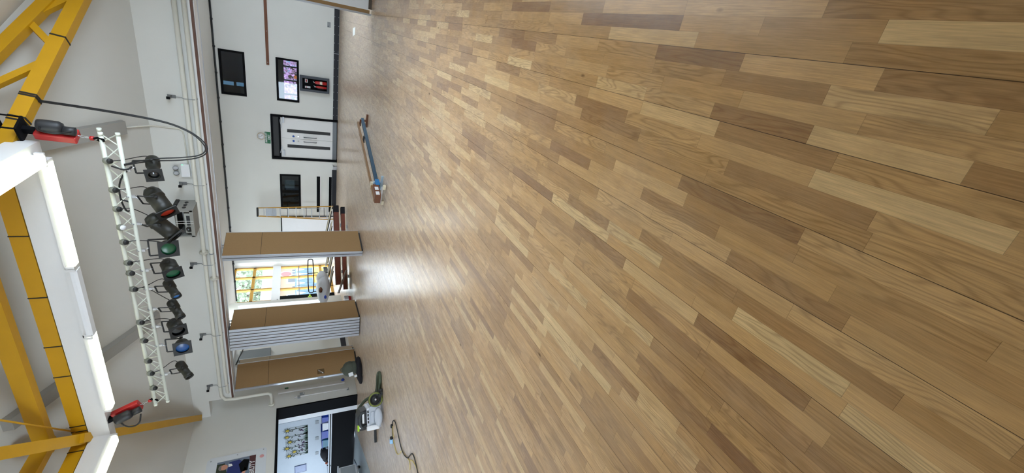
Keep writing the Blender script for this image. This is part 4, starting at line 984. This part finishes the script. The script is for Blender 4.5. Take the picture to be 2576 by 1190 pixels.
MB().box(-14.31, -14.0, 11.026, 11.03, 1.46, 1.78).build('sheet', mat('lilac_sheet', 'aab2cc', .7, var=.15, scale=30), nt_, no)
tq = thing('white_trolley', (-12.4, 9.0, 0), 'white topped low storage trolley at the bottom edge in the doorway', 'trolley'); tqo = (-12.4, 9.0, 0)
MB().box(-12.8, -12.14, 8.2, 9.18, .10, .60, bev=.01).build('cabinet_body', M['white'], tq, tqo)
MB().box(-12.85, -12.10, 8.15, 9.22, .60, .64, bev=.008).build('top', M['poly'], tq, tqo)
for k in range(3): MB().box(-12.14, -12.125, 8.24 + k * .31, 8.52 + k * .31, .16, .56).build('drawer', mat('pale_grey_drawer', 'aab0b6', .5), tq, tqo)
for x in (-12.7, -12.22):
    for y in (8.3, 9.1): MB().lathe([(0, -.02), (.05, -.02), (.05, .02), (0, .02)], 14, aim((x, y, .054), (0, 1, 0))).build('castor', M['cord'], tq, tqo)
MB().path([(-12.05, 8.6, .08), (-12.03, 8.95, .10), (-12.05, 9.25, .16)], .02, 8).build('handle_bar', M['chrome'], tq, tqo)
MB().box(-12.6, -12.35, 8.85, 9.1, .64, .70, bev=.01).build('dark_tray', M['dark'], tq, tqo)

# ------------------------------------------------------------------ gym bench
bd = Vector((.82, 2.60, 0)).normalized(); bs = Vector((bd.y, -bd.x, 0))
b0 = Vector((-3.06, 8.02, 0)); BL = 3.05
bench = thing('gym_bench', b0, 'low wooden gym bench with blue beam standing on the open floor', 'bench', None, math.atan2(bd.y, bd.x) - PI / 2)
# local y along the bench, x across (towards +x = viewer's right)
MB().box(-.15, -.085, .05, BL, .185, .225, bev=.004).build('seat_board', M['timber'], bench)
MB().box(-.035, .035, .52, BL - .02, .085, .15, bev=.006).build('balance_beam', M['blue'], bench)
MB().box(-.055, .055, .34, .53, .075, .155, bev=.004).build('beam_end_sleeve', M['bright'], bench)
MB().box(-.15, .05, .0, .36, .10, .215, bev=.006).build('end_block', M['brown'], bench)
for y in (.03, .15): MB().box(.05 - .10, .05, -.004 + y * 0, .0, .115, .19) if False else None
for y0 in (.02, .17): MB().box(.05, .056, y0, y0 + .10, .125, .195, bev=.002).build('white_pad', M['white'], bench)
for y in (.05,):
    for s in (-1, 1): MB().box(s * .19 - .05, s * .19 + .05, y, y + .05, .02, .075, bev=.008).build('foot', M['cream'], bench)
MB().box(-.2, .2, .06, .09, .07, .10).build('foot_bar', M['bolt'], bench)
for y in (.46, BL - .10):
    MB().box(-.17, .17, y, y + .035, .0, .045, bev=.004).box(-.022, .022, y, y + .035, .045, .09).box(-.15, .022, y, y + .035, .15, .185).build('leg', mat('pale_blue_steel', 'a9bfd0', .4) if y < 1 else M['brown'], bench)
MB().box(-.15, .02, BL * .72, BL * .72 + .04, .15, .19).build('spacer', M['dark'], bench)
MB().box(-.155, -.03, .50, .56, .15, .232).build('strap', M['cream'], bench)

# ------------------------------------------------------------------ stepladder
lx = -7.62; lo_ = Vector((lx, 18.0, 0))
ld = thing('stepladder', lo_, 'tall yellow stepladder with aluminium treads by the far wall', 'ladder')
K = lambda m, n, ma: m.build(n, ma, ld, lo_)
for s in (-1, 1):
    K(MB().bar((lx + s * .285, 17.72, 0.03), (lx + s * .165, 18.32, 2.98), .035, .085, (0, -1, .2)), 'front_stile', M['ochre'])
    K(MB().bar((lx + s * .27, 18.62, 0.03), (lx + s * .16, 18.40, 2.90), .03, .05, (0, -1, .2)), 'rear_leg', M['ochre'])
    K(MB().box(lx + s * .285 - .035, lx + s * .285 + .035, 17.66, 17.78, 0, .06), 'foot', M['cord'])
for i in range(9):
    k = (.14 + i * .098)
    w = .285 - .12 * k - .02; z = .03 + 2.95 * k; y = 17.72 + .60 * k
    K(MB().box(lx - w, lx + w, y - .05, y + .05, z - .03, z, bev=.004), 'tread', M['alu'])
K(MB().box(lx - .185, lx + .185, 18.20, 18.46, 2.94, 3.0, bev=.01), 'top_cap', M['cord'])
K(MB().box(lx - .17, lx + .17, 18.20, 18.26, 2.30, 2.68), 'platform', mat('chequer_plate', 'aab0ba', .4, .4, var=.2, scale=40))
for z in (.5, 1.2, 1.9): K(MB().bar((lx - .2, 18.58 - z * .08, z), (lx + .2, 18.58 - z * .08, z), .02, .02), 'rear_brace', M['cord'])
K(MB().bar((lx - .2, 18.14, 2.1), (lx - .19, 18.44, 2.28), .02, .02).bar((lx + .2, 18.14, 2.1), (lx + .19, 18.44, 2.28), .02, .02), 'spreader', M['cord'])
mp = thing('socket_plate', (-7.75, YE, .5), 'white socket with grey flex seen between the lower treads of the ladder', 'socket')
MB().box(-7.80, -7.66, YE - .02, YE, .46, .60, bev=.004).build('plate', M['paper'], mp, (-7.75, YE, .5))
MB().path([(-7.73, YE - .02, .6), (-7.73, YE - .02, 1.25)], .008, 6).build('flex', M['greyp'], mp, (-7.75, YE, .5))

ld.rotation_euler = (0, 0, math.radians(20))
# ------------------------------------------------------------------ stacked tables and benches behind the partitions
sdir = Vector((-8.39 + 5.98, 13.04 - 14.58, 0)).normalized(); rz_s = math.atan2(sdir.y, sdir.x)
sp0 = Vector((-5.98, 14.62, 0))
def long_bench(off, z, L, label, x0=0.0, w=.28, m=None, hh=.12):
    p = sp0 + sdir * x0 + Vector((-sdir.y, sdir.x, 0)) * (-off) + Vector((0, 0, z))
    t = thing('canteen_bench', p, label, 'bench', 'red brown benches stacked by the partition', rz_s)
    MB().box(.22, L, -w + .01, -.01, -.03, 0).build('pale_underside', M['cream'], t)
    MB().box(0, L, -w, 0, 0, hh, bev=.006).build('seat_plank', m or M['redwood'], t)
    MB().box(-.02, .22, -w - .004, .004, -.004, hh + .004, bev=.006).build('black_end', M['bagb'], t)
    for xx in (.62, L - .5): MB().box(xx, xx + .10, -w + .02, -.02, -.06 if z > .1 else -.07, 0).build('metal_leg', M['greyp'], t)
    return t
long_bench(0, .075, 2.85, 'lowest red brown bench of the stack, with its pale underside near the floor')
long_bench(.16, .255, 2.75, 'second red brown bench resting above the lowest one', -.08, hh=.165)
def fold_table(off, z, L, label, x0, yaw=0):
    p = sp0 + sdir * x0 + Vector((-sdir.y, sdir.x, 0)) * (-off) + Vector((0, 0, z))
    t = thing('folded_table', p, label, 'table', 'folded tables leaning along the bench stack', rz_s + yaw)
    tl_ = Matrix.Rotation(math.radians(-12.5), 4, 'Y')
    MB().box(0, L, -.70, 0, 0, .022, tl_).build('tabletop', mat('table_laminate', '54463e', .4, var=.1), t)
    MB().box(-.006, L + .006, .0, .02, -.006, .03, tl_).box(L, L + .02, -.70, .0, -.006, .03, tl_).build('white_edging', M['cream'], t)
    MB().path([tl_ @ Vector(q) for q in ((.15, -.1, -.025), (L - .1, -.1, -.025), (L - .1, -.6, -.025), (.15, -.6, -.025))], .012, 8, 1).build('folded_leg_frame', M['cord'], t)
    return t
for k, lb in enumerate(('first leaning table board from the right, nearest the stepladder', 'second leaning table board from the right, partly behind the partition', 'third leaning table board, behind the partition edge', 'fourth leaning table board, under the right side of the white sack', 'leftmost leaning table board, under the left side of the white sack')):
    fold_table(.12, .47, 1.0, lb, -.05 + k * .52)
ft = thing('tilted_table', (0, 0, 0), 'short pale edged board sloping up at the left end of the stack', 'table')
ftc = Vector((-8.25, 12.80, 0)); ft.location = ftc
mxl = Matrix.Translation((-8.2, 12.95, .16)) @ Matrix.Rotation(rz_s, 4, 'Z') @ Matrix.Rotation(R(-20), 4, 'Y')
MB().box(-.55, .25, -.05, .40, .14, .165, mxl).build('tabletop', mat('table_brown', '5a463a', .5, var=.15), ft, ftc)
MB().box(-.56, .26, -.07, -.05, .135, .17, mxl).build('white_edging', M['cream'], ft, ftc)
sk_ = thing('rubbish_sack', (-8.25, 13.2, .63), 'bulging white plastic sack of rubbish on the folded tables', 'sack'); sko = (-8.25, 13.2, .63)
so3 = MB(); q3 = Matrix.Rotation(rz_s, 3, 'Z')
so3.ball((-8.30, 13.16, .83), .52, .27, .21, 4, .03, q3).ball((-8.02, 13.34, .86), .24, .2, .17, 3, .05, q3)
so3.build('polythene', M['poly'], sk_, sko)
for p, r in (((-8.22, 12.92, .92), .09), ((-8.44, 12.80, .78), .06), ((-8.05, 13.1, .83), .05)):
    MB().ball(p, r, r, r * .7, 2, .1).build('rubbish_piece', M['brown'] if r > .06 else M['royal'], sk_, sko)
tf = thing('trolley_frame', (-8.12, 13.75, .62), 'black tubular folded leg frame standing upright behind the white sack', 'frame'); tfo = (-8.12, 13.75, .62)
e0, e1 = Vector((-7.66, 14.02, 0)), Vector((-8.62, 13.42, 0))
def hp(k, z): v = e0.lerp(e1, k); return (v.x, v.y, z)
MB().path([hp(.04, 1.10), hp(0, 1.14), hp(0, 1.22), hp(.04, 1.27), hp(.96, 1.27), hp(1, 1.22), hp(1, 1.14), hp(.96, 1.10)], .016, 10, 1, closed=True).build('loop', M['cord'], tf, tfo)
MB().path([hp(.42, 1.27), hp(.42, .62)], .014, 8).path([hp(.98, 1.12), hp(.98, .62)], .014, 8).build('upright', M['cord'], tf, tfo)
wbx = thing('white_bin', (-8.62, 12.75, 0), 'small white box with a red base at the left end of the stack', 'box')
MB().box(-.14, .14, -.12, .12, .06, .2, bev=.02).build('box_body', M['white'], wbx)
MB().box(-.12, .12, -.10, .10, 0, .06).build('red_base', M['red'], wbx)

# ------------------------------------------------------------------ dust extractor
ang = math.atan2(.55, .83)
mch = thing('dust_extractor', (-7.62, 6.85, 0), 'white and grey dust extractor with big black wheel and olive hose', 'machine', None, ang)
K = lambda m, n, ma: m.build(n, ma, mch)
gl = mat('extractor_grey', 'b4bac4', .45, var=.05)
K(MB().prism([(-.24, .06), (.20, .06), (.22, .20), (.19, .30), (-.25, .30), (-.27, .18)], 'y', -.17, .24), 'tank', gl)
K(MB().prism([(-.25, .30), (.19, .30), (.18, .345), (-.25, .345)], 'y', -.18, .25), 'joint_band', mat('extractor_pale', 'd2d6de', .45))
K(MB().prism([(-.24, .345), (.16, .345), (.13, .46), (.02, .53), (-.20, .53), (-.25, .46)], 'y', -.15, .24), 'motor_head', M['dark'])
K(MB().path([(-.16, -.165, .36), (-.19, -.19, .46), (-.03, -.19, .50), (.12, -.19, .46), (.10, -.165, .36)], .03, 10, 2), 'carry_handle', mat('extractor_black', '2e3438', .5))
K(MB().box(-.10, .10, -.20, -.175, .40, .44, bev=.008), 'white_grip', M['white'])
K(MB().box(-.20, -.05, -.19, -.16, .47, .50, bev=.004), 'control_panel', M['white'])
K(MB().box(-.25, -.13, -.155, -.10, .50, .535, bev=.004), 'green_badge', M['lime'])
K(MB().box(-.27, -.17, -.215, -.17, .10, .36, bev=.02), 'front_cover', M['white'])
K(MB().box(-.14, .10, -.20, -.165, .20, .27, bev=.012), 'latch_panel', gl)
for k in range(4): K(MB().box(-.12 + k * .07, -.07 + k * .07, -.186, -.178, .305, .335), 'dark_clip', M['dark'])
K(MB().box(-.14, .10, -.175, -.168, .165, .18), 'dark_groove', M['dark'])
K(MB().lathe([(.0, -.03), (.13, -.03), (.155, .0), (.155, .03), (.12, .06), (.05, .065), (0, .06)], 28, aim((-.02, -.19, .115), (.25, -1, .1)) @ Matrix.Diagonal((1.2, .55, 1, 1))), 'lower_bumper', gl)
whl = K(MB().lathe([(.06, -.035), (.115, -.045), (.15, -.03), (.15, .03), (.115, .045), (.085, .03), (.08, .0)], 32, aim((.33, -.15, .155), (.2, -1, 0))), 'rear_wheel', M['cord'])
MB().lathe([(.118, .045), (.132, .05), (.148, .035)], 32, aim((.33, -.15, .155), (.2, -1, 0))).build('olive_rim', M['olive'], whl)
MB().lathe([(0, .03), (.03, .03), (.035, .0), (.085, .0)], 20, aim((.33, -.15, .155), (.2, -1, 0))).build('hub', M['dark'], whl)
MB().lathe([(0, .05), (.018, .048), (.022, .03)], 16, aim((.33, -.15, .155), (.2, -1, 0))).build('axle_cap', M['bolt'], whl)
K(MB().box(.42, .50, -.26, .1, .02, .06, bev=.01).box(.38, .44, -.24, -.18, .04, .1), 'castor_plate', M['cord'])
K(MB().lathe([(0, -.02), (.04, -.02), (.04, .02), (0, .02)], 16, aim((.52, -.2, .042), (1, 0, 0))), 'castor', M['cord'])
K(MB().lathe([(.05, 0), (.055, .06), (.04, .07)], 18, aim((-.24, .12, .44), (-.7, .3, .5))), 'hose_port', M['cord'])
hz = [(-7.94, 6.86, .40), (-8.02, 6.98, .45), (-8.0, 7.18, .47), (-7.92, 7.32, .44), (-7.90, 7.45, .34), (-7.90, 7.56, .24), (-7.86, 7.57, .13), (-7.74, 7.50, .06), (-7.50, 7.40, .036), (-7.27, 7.37, .036), (-7.12, 7.42, .036), (-6.98, 7.39, .036), (-6.86, 7.26, .036), (-6.90, 7.14, .036), (-7.17, 7.14, .036), (-7.42, 7.14, .036), (-7.52, 7.10, .08)]
inv = (Matrix.Translation((-7.62, 6.85, 0)) @ Matrix.Rotation(ang, 4, 'Z')).inverted()
K(MB().path([inv @ Vector(p) for p in hz], .034, 12, 2), 'hose', M['hose'])
fbr = thing('edging_nozzle', (-8.72, 7.25, 0), 'short black floor nozzle with a wooden grip left of the extractor', 'nozzle')
MB().bar((.10, .05, .03), (-.16, -.10, .03), .06, .05).build('nozzle_bar', M['cord'], fbr)
MB().bar((.36, .14, .10), (.08, .04, .045), .045, .04).build('wooden_grip', M['timber'], fbr)
# bag against the pass-door panel
bg2 = thing('rucksack', (-8.92, 9.78, 0), 'grey green rucksack with white stripes on a black garment against the pass-door panel', 'bag', None, R(42)); K = lambda m, n, ma: m.build(n, ma, bg2)
K(MB().ball((0, .02, .33), .21, .13, .20, 3, .03).ball((.02, .02, .22), .18, .13, .12, 3, .03), 'main_pocket', M['bagd'])
K(MB().path([(-.05, .0, .51), (-.03, -.02, .56), (.04, -.02, .56), (.06, 0, .51)], .012, 8, 1), 'grab_loop', M['bagd'])
K(MB().box(-.12, -.02, -.125, -.112, .28, .40, Matrix.Rotation(R(-14), 4, 'Y')).box(-.19, -.135, -.12, -.105, .20, .27, Matrix.Rotation(R(-14), 4, 'Y')), 'white_stripes', M['white'])
coat = thing('black_garment', (-8.95, 9.72, 0), 'black jacket heaped on the floor under the grey green rucksack', 'clothing', None, R(42))
MB().ball((.02, .02, .085), .36, .16, .085, 3, .06).ball((.2, .04, .10), .17, .12, .08, 3, .06).ball((-.25, -.02, .06), .15, .09, .06, 2, .06).build('cloth', M['bagb'], coat)
# extension lead
ex = thing('extension_lead', (-6.7, 5.3, 0), 'black and yellow extension lead trailing over the floor with a blue plug', 'cable'); exo = (-6.7, 5.3, 0)
eb = [(-6.966,5.890),(-6.896,5.875),(-6.897,5.915),(-6.805,5.869),(-6.715,5.785),(-6.664,5.690),(-6.664,5.578),(-6.693,5.422),(-6.713,5.238),(-6.713,5.135),(-6.658,4.990),(-6.533,4.816),(-6.412,4.710),(-6.276,4.646),(-6.120,4.564),(-6.053,4.479),(-6.049,4.373),(-6.057,4.264),(-6.087,4.176),(-6.110,4.091),(-6.14,3.95),(-6.1,3.7)]
MB().path([(x, y, .011) for x, y in eb], .0085, 6, 2).build('black_flex', M['cord'], ex, exo)
e2 = [(-6.966,5.890),(-7.088,5.864),(-7.186,5.808)]
MB().path([(x, y, .012) for x, y in e2], .007, 6, 1).build('black_flex', M['cord'], ex, exo)
for pts in ([(-6.942,5.858),(-7.048,5.819),(-7.122,5.752)], [(-7.18,5.74),(-7.182,5.572),(-7.167,5.426),(-7.073,5.314),(-6.903,5.200),(-6.797,5.172),(-6.685,5.046),(-6.572,4.863),(-6.469,4.749),(-6.389,4.631),(-6.429,4.586),(-6.505,4.556)], [(-6.389,4.631),(-6.273,4.560),(-6.170,4.433),(-6.112,4.322),(-6.083,4.228)]):
    MB().path([(x, y, .008) for x, y in pts], .0065, 6, 1).build('yellow_flex', M['ycord'], ex, exo)
MB().path([(-6.93, 5.885, .025), (-6.99, 5.875, .025)], .024, 10).build('coupler', M['cord'], ex, exo)
MB().path([(-7.165, 5.80, .03), (-7.20, 5.785, .03)], .03, 10).build('plug_collar', M['cord'], ex, exo)
MB().path([(-7.20, 5.785, .032), (-7.275, 5.75, .032)], .034, 12).build('plug', mat('pale_blue_plug', '9cc8ee', .35), ex, exo)
sp_ = thing('white_floor_patch', (-.33, 14.1, 0), 'thin bright white patch on the floor near the far wall', 'paper')
MB().prism([(-.25, 14.50), (-.19, 13.90), (-.39, 13.92), (-.46, 14.40)], 'z', .001, .004).build('sheet', mat('bright_white', 'fbfdf6', .5), sp_, (-.33, 14.1, 0))  # flat quad, brighter white than the floor around it
